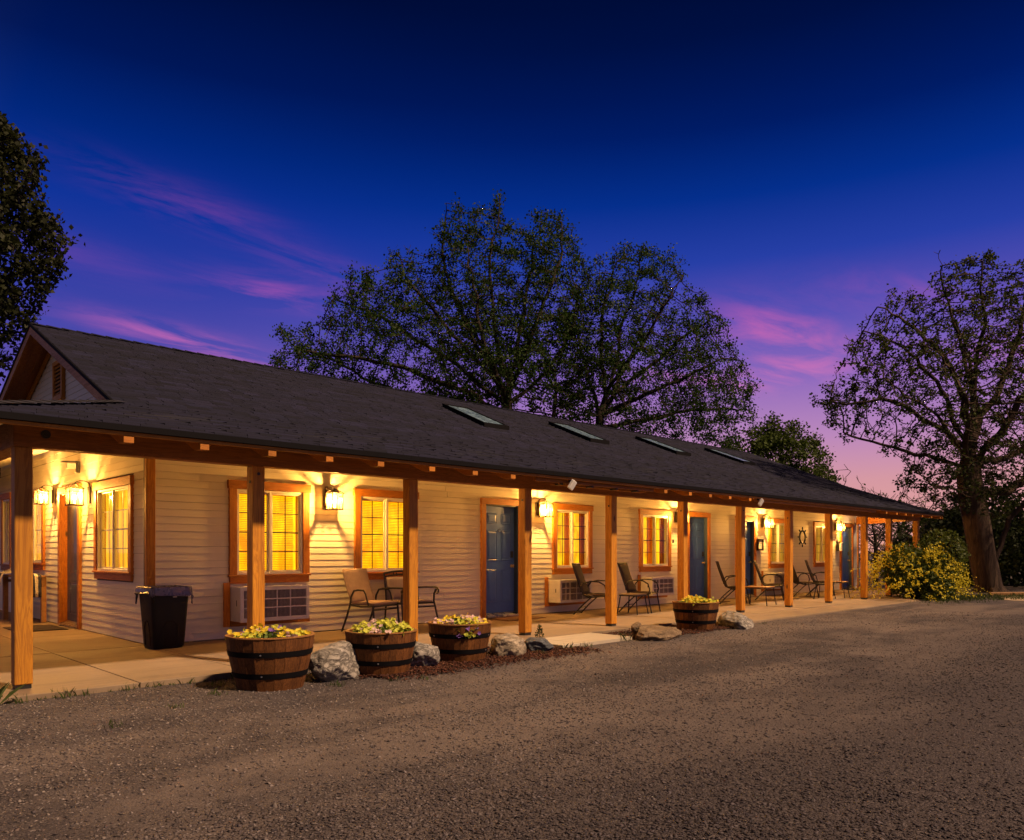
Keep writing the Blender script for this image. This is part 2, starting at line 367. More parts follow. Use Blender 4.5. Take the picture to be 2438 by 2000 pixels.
def gravel_mat():
    m, t = new_mat('gravel yard'); v = t.n('ShaderNodeNewGeometry').outputs['Position']
    big = t.noise(t.mapping(v, scale=(.22, .8, 1), rot=(0, 0, R(-8))), 1.0, 4, .6, .6)      # wheel-packed lanes
    mid = t.noise(v, 1.6, 5, .65, .4)
    lane = t.math('ADD', t.math('MULTIPLY', big, .7), t.math('MULTIPLY', mid, .3))
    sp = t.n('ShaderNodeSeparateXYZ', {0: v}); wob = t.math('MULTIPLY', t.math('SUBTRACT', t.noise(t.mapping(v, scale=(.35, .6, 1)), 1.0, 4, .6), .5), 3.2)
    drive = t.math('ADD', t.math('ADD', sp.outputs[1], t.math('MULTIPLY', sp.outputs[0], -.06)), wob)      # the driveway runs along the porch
    dr = t.ramp(t.math('DIVIDE', drive, 10.0), [(.16, 0.0), (.36, .75), (.55, .8), (.66, .45)])  # foreground stays loose gravel, also darkened as a vignette painted into the colour
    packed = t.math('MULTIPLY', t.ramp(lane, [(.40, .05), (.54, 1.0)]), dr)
    vo = t.n('ShaderNodeTexVoronoi', {'Vector': v, 'Scale': 60.0}); vo2 = t.n('ShaderNodeTexVoronoi', {'Vector': v, 'Scale': 130.0})
    st = t.n('ShaderNodeSeparateColor', {0: vo.outputs['Color']}).outputs[0]; st2 = t.n('ShaderNodeSeparateColor', {0: vo2.outputs['Color']}).outputs[1]
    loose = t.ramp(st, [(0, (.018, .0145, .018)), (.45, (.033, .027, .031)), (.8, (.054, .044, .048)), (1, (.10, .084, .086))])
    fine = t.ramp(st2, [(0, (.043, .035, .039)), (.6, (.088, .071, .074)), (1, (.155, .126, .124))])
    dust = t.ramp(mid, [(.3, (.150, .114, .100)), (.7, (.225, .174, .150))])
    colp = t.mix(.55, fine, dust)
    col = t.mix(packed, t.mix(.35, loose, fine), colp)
    edge = t.math('ADD', t.math('MULTIPLY', vo.outputs['Distance'], -1.0), t.math('MULTIPLY', vo2.outputs['Distance'], -.5))
    hgt = t.math('ADD', edge, t.math('MULTIPLY', t.noise(v, 200, 2, .5), .3))
    finish(t, col, .92, hgt, t.ramp(packed, [(0, .9), (1, .45)]), .012, 0, .25); return m
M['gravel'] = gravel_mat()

def rock_mat(name, a, b, c, crack=.6):
    m, t = new_mat(name); v = obj_vec(t)
    n = t.noise(v, 5, 7, .68, .8); n2 = t.noise(t.mapping(v, scale=(1, 1, 2.2), rot=(.5, .3, .2)), 3.2, 6, .6, 2.0)
    col = t.ramp(n, [(.28, a), (.5, b), (.72, c)])
    ck = t.ramp(n2, [(.44, 0.0), (.49, 1.0), (.51, 1.0), (.56, 0.0)])
    col = t.mix(t.math('MULTIPLY', ck, crack), col, tuple(q * .3 for q in a))
    h = t.math('SUBTRACT', n, t.math('MULTIPLY', ck, .45))
    finish(t, col, .88, h, .7, .03, 0, .25); return m
M['rock_grey'] = rock_mat('pale grey boulder', (.16, .14, .125), (.30, .27, .245), (.44, .40, .37))
M['rock_tan'] = rock_mat('tan boulder', (.19, .145, .105), (.32, .255, .19), (.42, .345, .27), .35)
M['rock_slate'] = rock_mat('blue grey slate', (.055, .06, .072), (.10, .105, .125), (.16, .165, .18), .3)
M['rock_flat'] = rock_mat('brown sandstone', (.13, .085, .052), (.21, .145, .09), (.28, .20, .13), .25)

def leaf(name, a, b, trans=.35, rough=.6):
    m, t = new_mat(name); v = t.n('ShaderNodeNewGeometry').outputs['Position']
    n = t.noise(v, 1.1, 3, .6); n2 = t.noise(v, 17, 2, .5)
    col = t.ramp(t.math('MULTIPLY_ADD', n2, .5, t.math('MULTIPLY', n, .5)), [(.35, a), (.65, b)])
    d = t.n('ShaderNodeBsdfPrincipled', {'Base Color': col, 'Roughness': rough, 'Specular IOR Level': .25})
    tr = t.n('ShaderNodeBsdfTranslucent', {0: col}); x = t.n('ShaderNodeMixShader', {0: trans, 1: d.outputs[0], 2: tr.outputs[0]})
    t.n('ShaderNodeOutputMaterial', {0: x.outputs[0]}); return m
M['leaf_dark'] = leaf('dark tree leaf', (.013, .034, .004), (.036, .076, .008))
M['leaf_left'] = leaf('deep green leaf', (.012, .016, .005), (.030, .036, .010))
M['leaf_mid'] = leaf('olive spring leaf', (.030, .052, .008), (.075, .105, .016))
M['leaf_right'] = leaf('brown green bud leaf', (.022, .036, .006), (.056, .072, .013))
M['leaf_bush'] = leaf('thicket leaf', (.014, .024, .007), (.034, .048, .013))
M['leaf_shrub'] = leaf('shrub leaf', (.030, .050, .008), (.075, .095, .014))
M['petal_shrub'] = leaf('shrub yellow blossom', (.46, .40, .02), (.70, .58, .05), .3)
M['leaf_flower'] = leaf('bedding leaf', (.07, .12, .02), (.17, .22, .04), .3)
M['petal_yellow'] = leaf('yellow petal', (.66, .48, .03), (.85, .68, .06), .3)
M['petal_lime'] = leaf('lime yellow petal', (.42, .46, .04), (.66, .66, .10), .3)
M['petal_pink'] = leaf('pale pink petal', (.55, .36, .36), (.72, .52, .50), .3)
M['petal_violet'] = leaf('violet petal', (.16, .07, .38), (.30, .16, .55), .3)
M['grass'] = leaf('grass blade', (.03, .05, .012), (.075, .10, .025), .3)
def bark(name, a, b, sc=1.0):
    m, t = new_mat(name); v = t.n('ShaderNodeNewGeometry').outputs['Position']
    n = t.noise(t.mapping(v, scale=(9 * sc, 9 * sc, 1.1 * sc)), 1.0, 6, .7, 1.2)
    finish(t, t.ramp(n, [(.35, a), (.65, b)]), .92, n, 1.0, .06, 0, .2); return m
M['bark'] = bark('dark bark', (.018, .013, .010), (.055, .041, .032))
M['bark_big'] = bark('furrowed bark', (.026, .016, .012), (.095, .062, .046), .8)
M['soil'] = plain('potting soil', (.03, .02, .013), .95, 0, .4, 30, .6)
M['mat_brown'] = plain('coir door mat', (.16, .075, .028), .95, 0, .3, 60, .6)
M['mat_dark'] = plain('dark door mat', (.035, .022, .016), .95, 0, .3, 60, .6)

# ================================================================ GROUND
G0 = -.055
def gz(x, y):
    """height of the gravel"""
    n = mnoise.noise(Vector((x * .35, y * .5, 0))) * .018 + mnoise.noise(Vector((x * 1.7, y * 1.9, 3))) * .006
    k = min(1, max(0, (x - 9) / 10))
    return G0 + .03 * k + n
def ground():
    def axis(lo, hi, a, b, step):
        c = list(np.arange(a, b + 1e-6, step)); s = step; p = a
        left = []
        while p > lo: s *= 1.5; p -= s; left.append(p)
        s = step; p = b; right = []
        while p < hi: s *= 1.5; p += s; right.append(p)
        return left[::-1] + c + right
    xs = axis(-1500, 1500, -4, 34, .22); ys = axis(-1500, 1500, -1, 12, .22)
    V = [(x, y, gz(x, y) if abs(x) < 60 and abs(y) < 60 else G0) for y in ys for x in xs]
    nx = len(xs); F = [(j * nx + i, j * nx + i + 1, (j + 1) * nx + i + 1, (j + 1) * nx + i) for j in range(len(ys) - 1) for i in range(nx - 1)]
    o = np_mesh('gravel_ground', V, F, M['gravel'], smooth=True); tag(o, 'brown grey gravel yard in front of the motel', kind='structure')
ground()
WY, EX = 10.78, 3.74                      # front wall plane, end wall plane
slab = MB().prism([(1.27, 7.79), (7.77, 7.79), (7.77, 6.98), (9.28, 6.98), (9.28, 7.79), (12.47, 7.79), (12.47, 6.98), (21.5, 6.98), (27.4, 10.0), (27.4, 10.9), (3.9, 10.9), (3.9, 21.0), (1.27, 21.0)], 'z', -.16, -.012).build('porch_slab', M['slab'])
tag(slab, 'concrete porch slab running along the front of the motel', kind='structure')
g = .005
XB = [1.25, 2.62, 3.72, 5.9, 8.12, 10.3, 12.45, 14.62, 16.8, 18.95, 21.0]
for i in range(len(XB) - 1):
    a, b = XB[i] + g, XB[i + 1] - g
    y0, y1 = 7.76, 10.80
    MB().prism([(a, y0), (b, y0), (b, y1), (a, y1)], 'z', -.15, RNG.uniform(-.002, .002)).build('slab_panel', M['slab'], slab, bevel=.004)
for a, b in ((7.75, 8.12), (8.12, 9.30), (12.45, 14.62), (14.62, 16.8), (16.8, 18.95), (18.95, 21.0)):
    MB().prism([(a + g, 6.95), (b - g, 6.95), (b - g, 7.76 - 2 * g), (a + g, 7.76 - 2 * g)], 'z', -.15, -.004 + RNG.uniform(-.002, .002)).build('slab_panel', M['apron'] if b < 10 else M['slab'], slab, bevel=.004)
def on_slab(x, y): return ((y > 7.73) & (x > 1.22)) | ((y > 6.92) & (((x > 7.72) & (x < 9.33)) | (x > 12.42)))
MB().prism([(21.0 + g, 6.95), (21.6, 6.95), (27.4, 10.0), (27.4, 10.8), (21.0 + g, 10.8)], 'z', -.15, 0).build('slab_panel', M['slab'], slab, bevel=.004)
YB = [10.82, 13.0, 15.2, 17.4, 21.0]
for i in range(4):
    for a, b in ((1.25 + g, 2.62 - g), (2.62 + g, 3.76)):
        MB().prism([(a, YB[i] + g), (b, YB[i] + g), (b, YB[i + 1] - g), (a, YB[i + 1] - g)], 'z', -.15, RNG.uniform(-.002, .002)).build('slab_panel', M['slab'], slab, bevel=.004)

# ================================================================ MOTEL BUILDING
motel = empty('motel_building', (EX, WY, 0))
tag(motel, 'long low cream sided motel with cedar porch posts and dark shingle roof', 'building')
motel.location = (0, 0, 0)
XE = 27.39
WIN = [(4.97, 6.02, .92, 2.165), (7.07, 8.12, .92, 2.165), (11.82, 12.85, .92, 2.135), (14.80, 15.84, .92, 2.135), (21.03, 22.06, .92, 2.11), (23.98, 25.0, .92, 2.09)]
DOOR = [(9.84, 10.71, 0, 2.155), (16.76, 17.63, 0, 2.15), (19.17, 20.04, 0, 2.13), (25.96, 26.80, 0, 2.10)]
EWIN = [(11.47, 12.89, .97, 2.19), (16.05, 17.3, 1.05, 2.27), (18.55, 19.2, 1.0, 2.35)]     # on the end wall, by y
EDOOR = [(13.86, 14.86, .02, 2.24)]
def wall_part(name, a0, a1, z0, z1, ops, loc, rz, label):
    """sheathing with openings, local x along the wall, -y outwards"""
    xs = sorted({a0, a1} | {q for o in ops for q in o[:2]}); zs = sorted({z0, z1} | {q for o in ops for q in o[2:]})
    mb = MB()
    for i in range(len(xs) - 1):
        for j in range(len(zs) - 1):
            cx, cz = (xs[i] + xs[i + 1]) / 2, (zs[j] + zs[j + 1]) / 2
            if any(o[0] < cx < o[1] and o[2] < cz < o[3] for o in ops): continue
            mb.box(xs[i], xs[i + 1], .004, .13, zs[j], zs[j + 1])
    o = mb.build(name, M['sheath'], motel, loc=loc, rot=(0, 0, rz)); o['label'] = label
    return o
def board(a, b, z0, z1, ya=.0125, yb=.005, a2=None, b2=None):
    a2 = a if a2 is None else a2; b2 = b if b2 is None else b2
    return [(a, -ya, z0), (b, -ya, z0), (b, 0.002, z0), (a, 0.002, z0), (a2, -yb, z1), (b2, -yb, z1), (b2, 0.002, z1), (a2, 0.002, z1)]
BF = [(0, 3, 2, 1), (4, 5, 6, 7), (0, 1, 5, 4), (1, 2, 6, 5), (2, 3, 7, 6), (3, 0, 4, 7)]
boards = []                                # (apparent size, wall, verts)
def side_up(wall, a0, a1, z0, n, ops, depth, rev=.1015, lim=None, maxlen=3.3):
    for k in range(n):
        zb = z0 + k * rev; zt = zb + rev - .006
        lo, hi = a0, a1
        if lim:
            l1 = lim(zb + rev * .5)
            if l1 is None: continue
            lo, hi = l1
        cuts = [(lo, hi)]
        for o in ops:
            if o[2] < zb + rev * .6 and o[3] > zb + rev * .4:
                nc = []
                for p, q in cuts:
                    if o[1] <= p or o[0] >= q: nc.append((p, q)); continue
                    if o[0] > p: nc.append((p, o[0]))
                    if o[1] < q: nc.append((o[1], q))
                cuts = nc
        for p, q in cuts:
            if q - p < .03: continue
            seg = [p, q]
            if q - p > maxlen:
                m = int((q - p) // maxlen); st = [p + (q - p) * (i + RNG.uniform(.25, .75)) / (m + 1) for i in range(1, m + 1)]
                seg = [p] + st + [q]
            for s0, s1 in zip(seg, seg[1:]):
                e0 = .0025 if s0 != p else 0; e1 = .0025 if s1 != q else 0
                jit = RNG.uniform(-.0015, .0015)
                vs = board(s0 + e0, s1 - e1, zb + jit, zt + jit + .004)
                d = depth((s0 + s1) / 2, zb)
                vis = 1.0 if zb < 2.52 or zb > 3.1 else .05
                boards.append(((s1 - s0) * rev / d ** 2 * vis, wall, vs))
tr = .115                                   # trim width around openings
def ops_trim(lst, door=False): return [(a - tr + .01, b + tr - .01, (z0 - .13) if not door else z0, z1 + .10) for a, b, z0, z1 in lst]
AC = [(4.87, 5.94, .26, .75), (11.57, 12.54, .23, .68), (14.72, 15.60, .25, .67), (20.58, 21.52, .22, .66)]
fw = wall_part('front_wall', EX, XE, 0, 3.0, WIN + DOOR, (0, WY + .022, 0), 0, 'cream lap sided front wall behind the porch posts')
side_up(fw, EX + .095, XE - .08, .012, 30, ops_trim(WIN) + ops_trim(DOOR, True), lambda a, z: a * .7 + WY * .715)
ew = wall_part('end_wall', -20.6, -WY - .03, 0, 2.85, [(-b, -a, z0, z1) for a, b, z0, z1 in EWIN + EDOOR], (EX + .022, 0, 0), R(-90), 'cream lap sided end wall behind the corner porch')
eops = [(-b, -a, z0, z1) for a, b, z0, z1 in ops_trim(EWIN) + ops_trim(EDOOR, True)]
side_up(ew, -20.6, -WY - .065, .012, 28, eops, lambda a, z: EX * .7 - a * .715)
# gable
def zb_line(x): return 3.19 + .0125 * (x - 3.34)          # where the porch roof meets the main roof
YR, ZR, YE, ZE = 15.04, 5.12, 7.5, 2.41
def glim(z):
    ylo = WY + (z - 3.05) / .452; yhi = YR + (4.98 - z) / .40
    if yhi - ylo < .25 or z > 4.9: return None
    return (-min(yhi, 19.55), -ylo)
gm = MB().prism([(-19.6, 2.851), (-WY, 2.851), (-WY, 3.1), (-YR, 5.0), (-19.6, 3.15)], 'y', .004, .12)
gw = gm.build('gable_wall', M['sheath'], motel, loc=(EX + .022, 0, 0), rot=(0, 0, R(-90))); gw['label'] = 'shaded siding of the gable under the roof peak'
side_up(gw, 0, 0, 2.86, 20, [(-15.28, -14.66, 3.86, 4.56)], lambda a, z: 12, lim=glim)
boards.sort(key=lambda q: -q[0])
for i, (sz, wl, vs) in enumerate(boards[:298]):
    MB().add(vs, BF).build('siding_board', M['siding'], wl)
rest = {}
for sz, wl, vs in boards[298:]: rest.setdefault(wl.name, (wl, MB()))[1].add(vs, BF)
for wl, mb in rest.values():
    o = mb.build('siding_boards', M['siding'], wl); o['kind'] = 'stuff'
# other walls of the house
box('back_wall', M['sheath'], motel, EX + .05, XE, 20.5, 20.6, 0, 2.7)
box('far_end_wall', M['siding'], motel, XE - .1, XE, WY + .16, 20.49, 0, 2.75)
# corner boards
box('corner_board', M['cedar_z'], motel, EX - .014, EX + .095, WY - .014, WY + .02, 0, 2.95, .004)
MB().box(EX - .018, EX + .02, WY + .02, WY + .07, 0, 2.95).build('corner_board', M['cedar_z'], motel, bevel=.004)
box('corner_board', M['cedar_z'], motel, XE - .08, XE + .012, WY - .012, WY + .1, 0, 2.95, .004)

# ---- windows
def frame_ring(mb, x0, x1, z0, z1, w, ya, yb):
    mb.box(x0, x0 + w, ya, yb, z0, z1); mb.box(x1 - w, x1, ya, yb, z0, z1)
    mb.box(x0 + w, x1 - w, ya, yb, z0, z0 + w); mb.box(x0 + w, x1 - w, ya, yb, z1 - w, z1)
def make_window(a0, a1, z0, z1, style, loc, rz, label):
    w = a1 - a0; h = w / 2; mb = MB()
    frame_ring(mb, -h, h, z0, z1, .034, -.012, .09)
    mb.box(-.018, .018, -.008, .07, z0 + .034, z1 - .034)
    frame_ring(mb, -h + .034, -.016, z0 + .036, z1 - .036, .020, .034, .062)       # sliding sash set back
    frame_ring(mb, .019, h - .035, z0 + .036, z1 - .036, .020, .006, .034)
    win = mb.build('window', M['vinyl'], motel, loc=loc, rot=(0, 0, rz), bevel=.003); win['label'] = label
    for sx in (-1, 1):
        e0, e1 = (-h + .054, -.036) if sx < 0 else (.039, h - .055)
        yc = .048 if sx < 0 else .020
        q = MB().box(e0, e1, yc - .003, yc + .003, z0 + .056, z1 - .056); q.build('pane', M['pane'], win)
        q = MB(); m = (e0 + e1) / 2; q.box(m - .006, m + .006, yc + .004, yc + .012, z0 + .056, z1 - .056)
        for r in (1, 2, 3):
            zz = z0 + .056 + (z1 - z0 - .112) * r / 4; q.box(e0, e1, yc + .0045, yc + .0115, zz - (.010 if r == 2 else .006), zz + (.010 if r == 2 else .006))
        q.build('muntin_grille', M['bronze'] if style != 'end' else M['vinyl'], win)
    # trim boards
    t = .112; zt = .125
    for sx in (-1, 1):
        x = sx * (h + t / 2 + .002)
        MB().box(x - t / 2, x + t / 2, -.030, .02, z0 - .0, z1 + .002).build('trim_board', M['trim_z'], win, bevel=.003)
    MB().box(-h - t - .02, h + t + .02, -.042, .02, z1 + .003, z1 + zt).build('trim_board', M['trim_x'], win, bevel=.004)
    MB().box(-h - t - .015, h + t + .015, -.050, .02, z0 - .030, z0 - .001).build('window_sill', M['trim_x'], win, bevel=.004)
    MB().box(-h - t + .004, h + t - .004, -.026, .02, z0 - .128, z0 - .031).build('trim_board', M['trim_x'], win, bevel=.003)
    # what is behind the glass
    q = MB(); de = .185 if style in ('blind', 'curtain') else .110; q.box(-h, -h + .012, .094, de, z0, z1); q.box(h - .012, h, .094, de, z0, z1); q.box(-h + .012, h - .012, .094, de, z1 - .012, z1); q.box(-h + .012, h - .012, .094, de, z0, z0 + .012)
    q.build('reveal', M['trim_x'], win)
    mt = {'blind': 'room_bright', 'curtain': 'room_mid', 'dim': 'room_dim', 'end': 'room_end'}[style]
    yi = .187 if style in ('blind', 'curtain') else .112
    MB().box(-h, h, yi, yi + .012, z0, z1).build('lit_interior', M[mt], win)
    if style == 'blind':
        q = MB(); n = 44
        for i in range(n):
            zz = z0 + .03 + (z1 - z0 - .09) * i / (n - 1)
            q.add([(-h + .03, .115, zz - .007), (h - .09, .115, zz - .007), (h - .09, .135, zz + .008), (-h + .03, .135, zz + .008)], [(0, 1, 2, 3)])
        q.box(-h + .02, h - .08, .11, .15, z1 - .06, z1 - .025)
        o = q.build('blind_slats', M['blind'], win); o['kind'] = 'stuff'
    else:
        spans = {'curtain': [(-.16 * h, .22 * h), (.80 * h, h - .02)], 'dim': [], 'end': []}[style]
        for p0, p1 in spans:
            q = MB(); n = 28; vs = []
            for zz in (z0 + .02, z1 - .03):
                for i in range(n + 1):
                    x = p0 + (p1 - p0) * i / n; vs.append((x, .145 + .022 * math.sin(i * 1.35) + .01 * math.sin(i * .5 + zz), zz))
            q.add(vs, [(i, i + 1, n + 2 + i, n + 1 + i) for i in range(n)])
            q.build('curtain', M['curtain'], win, smooth=True)
    return win
wl = ['window with white blind above the first wall unit', 'lit window behind the grey chairs', 'bright window right of the lettered door', 'bright window above the loop armed chairs', 'dim curtained window beside the notice box', 'dim narrow looking window right of the ship wheel']
for (a0, a1, z0, z1), st, lb in zip(WIN, ['blind', 'blind', 'curtain', 'curtain', 'dim', 'dim'], wl):
    make_window(a0, a1, z0, z1, st, ((a0 + a1) / 2, WY, 0), 0, lb)
for (a0, a1, z0, z1), st, lb in zip(EWIN, ['end', 'end', 'dim'], ['lit end wall window between lantern and corner', 'lit end wall window behind the first post', 'dark end wall window at the far left']):
    make_window(a0, a1, z0, z1, st, (EX, (a0 + a1) / 2, 0), R(-90), lb)

# ---- doors
def make_door(a0, a1, ztop, loc, rz, label, dark=False, letter=None):
    w = a1 - a0; h = w / 2; pm = M['door_dark'] if dark else M['door']
    rec = .085
    d = MB().box(-h + .022, h - .022, rec, rec + .045, .085, ztop - .022).build('door', pm, motel, loc=loc, rot=(0, 0, rz), bevel=.003); d['label'] = label
    L = ztop - .022 - .085; lw = w - .044
    xs = [(-lw / 2 + .12 * lw, -.065 * lw), (.065 * lw, lw / 2 - .12 * lw)]
    zs = [(.085 + L * .10, .085 + L * .405), (.085 + L * .49, .085 + L * .775), (.085 + L * .835, .085 + L * .935)]
    if dark:
        MB().box(-.27, .27, rec - .004, rec + .001, .9, ztop - .2).build('pane', M['pane'], d); xs = [(-.30, .30)]; zs = [(.2, .75)]
    for p, q in xs:
        for z0, z1 in zs:
            m = MB(); e = .022; y = rec
            # moulded rim, sunk field, raised centre
            o = [(p, z0), (q, z0), (q, z1), (p, z1)]; i1 = [(p + e * .45, z0 + e * .45), (q - e * .45, z0 + e * .45), (q - e * .45, z1 - e * .45), (p + e * .45, z1 - e * .45)]
            i2 = [(p + e, z0 + e), (q - e, z0 + e), (q - e, z1 - e), (p + e, z1 - e)]; i3 = [(p + 2.4 * e, z0 + 2.4 * e), (q - 2.4 * e, z0 + 2.4 * e), (q - 2.4 * e, z1 - 2.4 * e), (p + 2.4 * e, z1 - 2.4 * e)]
            vs = [(a, y - .001, b) for a, b in o] + [(a, y - .009, b) for a, b in i1] + [(a, y - .0015, b) for a, b in i2] + [(a, y - .010, b) for a, b in i3]
            fs = [(r * 4 + k, r * 4 + (k + 1) % 4, r * 4 + 4 + (k + 1) % 4, r * 4 + 4 + k) for r in range(3) for k in range(4)] + [(12, 13, 14, 15)]
            m.add(vs, fs).build('door_panel', pm, d)
    # knob and keypad
    kx = h - .10
    MB().lathe([(.032, 0), (.032, .006), (.012, .010), (.012, .03), (.026, .04), (.030, .055), (.024, .068), (0, .072)], 16).build('knob', M['brass'] if not dark else M['nickel'], d, True, loc=(kx, rec, .98), rot=(R(90), 0, 0))
    MB().box(kx - .034, kx + .034, rec - .028, rec, 1.14, 1.27).build('keypad_lock', M['black_metal'], d, bevel=.008)
    # jamb, threshold, trim
    q = MB(); q.box(-h, -h + .02, -.006, .13, .02, ztop); q.box(h - .02, h, -.006, .13, .02, ztop); q.box(-h + .02, h - .02, -.006, .13, ztop - .02, ztop); q.build('jamb', M['door_dark'] if not dark else M['trim_z'], d)
    MB().prism([(-.045, .012), (.13, .012), (.13, .082), (.075, .082), (-.02, .045), (-.045, .035)], 'x', -h + .0205, h - .0205).build('threshold', M['nickel'], d)
    for sx in (-1, 1):
        x = sx * (h + .058); MB().box(x - .057, x + .057, -.032, .02, 0.004, ztop + .002).build('trim_board', M['trim_z'], d, bevel=.003)
    MB().box(-h - .118, h + .118, -.034, .02, ztop + .003, ztop + .118).build('trim_board', M['trim_x'], d, bevel=.003)
    if letter: text_mesh('door_letter', letter, .10, M['black_metal'], d, (0.0, rec - .004, 1.665), (R(90), 0, 0))
    return d
dl = ['slate blue six panel door lettered C', 'slate blue panel door behind the far barrel', 'slate blue door half hidden behind a post', 'slate blue door at the right end']
for i, ((a0, a1, z0, z1), lb) in enumerate(zip(DOOR, dl)):
    make_door(a0, a1, z1, ((a0 + a1) / 2, WY, 0), 0, lb, letter='C' if i == 0 else None)
make_door(EDOOR[0][0], EDOOR[0][1], EDOOR[0][3], (EX, (EDOOR[0][0] + EDOOR[0][1]) / 2, 0), R(-90), 'dark blue glazed door on the end wall between two lanterns', True)
# gable vent
vent = empty('gable_vent', (EX, 14.97, 0), R(-90), motel)
vent['label'] = 'tall louvred wooden vent in the gable'
vb = MB(); frame_ring(vb, -.29, .29, 3.88, 4.55, .07, -.045, .02); vb.build('frame', M['cedar_z'], vent, bevel=.004)
MB().box(-.22, .22, -.004, .0, 3.95, 4.48).build('backing', M['rubber'], vent)
for i in range(8):
    zz = 3.965 + i * .065; MB().add([(-.219, -.035, zz), (.219, -.035, zz), (.219, -.010, zz + .045), (-.219, -.010, zz + .045), (-.219, -.027, zz - .004), (.219, -.027, zz - .004), (.219, -.002, zz + .041), (-.219, -.002, zz + .041)], BF).build('louvre', M['cedar_x'], vent)
MB().box(-.31, .31, -.06, .02, 3.85, 3.879).build('vent_sill', M['cedar_x'], vent, bevel=.004)

# ---- roof
def right_edge(y):
    return 25.34 + (y - YE) / (WY - YE) * 1.16 if y < WY else 26.5 + (y - WY) / (YR - WY) * 1.1
def left_edge(y):
    return 1.10 + (y - YE) / (WY - YE) * 2.24 if y < WY else 3.34
def zroof(x, y):
    zb = zb_line(x)
    if y <= WY: return ZE + (zb - ZE) * (y - YE) / (WY - YE)
    if y <= YR: return zb + (ZR - zb) * (y - WY) / (YR - WY)
    return ZR - (y - YR) * .40
rv = MB()
def deck_strip(mb, ya, yb, n, dz):
    for k in range(n):
        t0, t1 = k / n, (k + 1) / n
        P = [(left_edge(ya) + (right_edge(ya) - left_edge(ya)) * t0, ya), (left_edge(ya) + (right_edge(ya) - left_edge(ya)) * t1, ya),
             (left_edge(yb) + (right_edge(yb) - left_edge(yb)) * t1, yb), (left_edge(yb) + (right_edge(yb) - left_edge(yb)) * t0, yb)]
        top = [(x, y, zroof(x, min(y, WY) if yb <= WY else y) - .006) for x, y in P]
        mb.add(top + [(x, y, z - dz) for x, y, z in top], BF[:0] + [(0, 1, 2, 3), (7, 6, 5, 4), (0, 4, 5, 1), (1, 5, 6, 2), (2, 6, 7, 3), (3, 7, 4, 0)])
deck_strip(rv, YE, WY, 10, .04); deck_strip(rv, WY, YR, 10, .05)
yb_ = 21.1
rv.add([(3.34, YR, ZR - .006), (27.6, YR, ZR - .006), (27.6, yb_, zroof(5, yb_)), (3.34, yb_, zroof(5, yb_)), (3.34, YR, ZR - .06), (27.6, YR, ZR - .06), (27.6, yb_, zroof(5, yb_) - .05), (3.34, yb_, zroof(5, yb_) - .05)], BF)
# corner porch side of the hip
rv.add([(1.10, YE, ZE - .006), (3.34, WY, 3.184), (3.60, WY + .1, 3.19), (3.60, 21.1, 3.05), (1.10, 21.1, ZE - .006)] + [(1.10, YE, ZE - .05), (3.34, WY, 3.14), (3.60, WY + .1, 3.15), (3.60, 21.1, 3.0), (1.10, 21.1, ZE - .05)],
       [(0, 1, 2, 3, 4), (9, 8, 7, 6, 5), (0, 5, 6, 1), (1, 6, 7, 2), (2, 7, 8, 3), (3, 8, 9, 4), (4, 9, 5, 0)])
plainsh, t_ = new_mat('roof underlay'); finish(t_, (.014, .012, .017), .9)
roof = rv.build('roof', plainsh, motel); roof['label'] = 'dark purplish shingle roof'
# shingle tabs, course by course
V, F, C = [], [], []
def shingles(ya, yb, exposure):
    ym = (ya + yb) / 2; run = yb - ya; rise = abs(zroof(12, yb) - zroof(12, ya)); L = math.hypot(run, rise); n = int(L / exposure)
    for k in range(n):
        y0 = ya + run * k / n; y1 = ya + run * (k + 1.15) / n; y1 = min(y1, yb)
        x = left_edge(y0) - .02 + RNG.uniform(-.3, 0); xr = right_edge(y0) + .015
        rowtone = RNG.uniform(.82, 1.18)
        while x < xr:
            wdt = RNG.uniform(.14, .36); xa = max(x, left_edge(y0) - .02); xb = min(x + wdt - .004, xr); x += wdt
            if xb - xa < .03: continue
            dy = RNG.uniform(-.010, .010); th = RNG.uniform(.010, .024); ylo = y0 + dy
            if k == 0: ylo = y0 - .012
            xa2 = max(xa, left_edge(y1) - .02); xb2 = min(xb, right_edge(y1) + .015)
            if xb2 <= xa2: xb2 = xa2 + .005
            b = len(V)
            zz = lambda X, Y: zroof(X, max(Y, ya)) if yb > WY else zroof(X, min(max(Y, YE - .02), WY))
            V.extend([(xa, ylo, zz(xa, ylo) + th), (xb, ylo, zz(xb, ylo) + th), (xb2, y1, zz(xb2, y1) + .002), (xa2, y1, zz(xa2, y1) + .002), (xa, ylo, zz(xa, ylo) - .004), (xb, ylo, zz(xb, ylo) - .004)])
            F.extend([(b, b + 1, b + 2, b + 3), (b + 4, b + 5, b + 1, b)])
            tcol = rowtone * RNG.choice([.55, .75, .95, 1.1, 1.35], p=[.12, .2, .3, .25, .13]) * RNG.uniform(.9, 1.1); hue = RNG.uniform(-.06, .08)
            C.extend([(tcol * (1 + hue), tcol, tcol * (1 - hue * .5))] * 6)
shingles(YE, WY, .14); shingles(WY, YR, .14)
sh = np_mesh('shingles', V, F, M['shingle'], roof, C); sh['kind'] = 'stuff'
V, F, C = [], [], []
x = 3.32
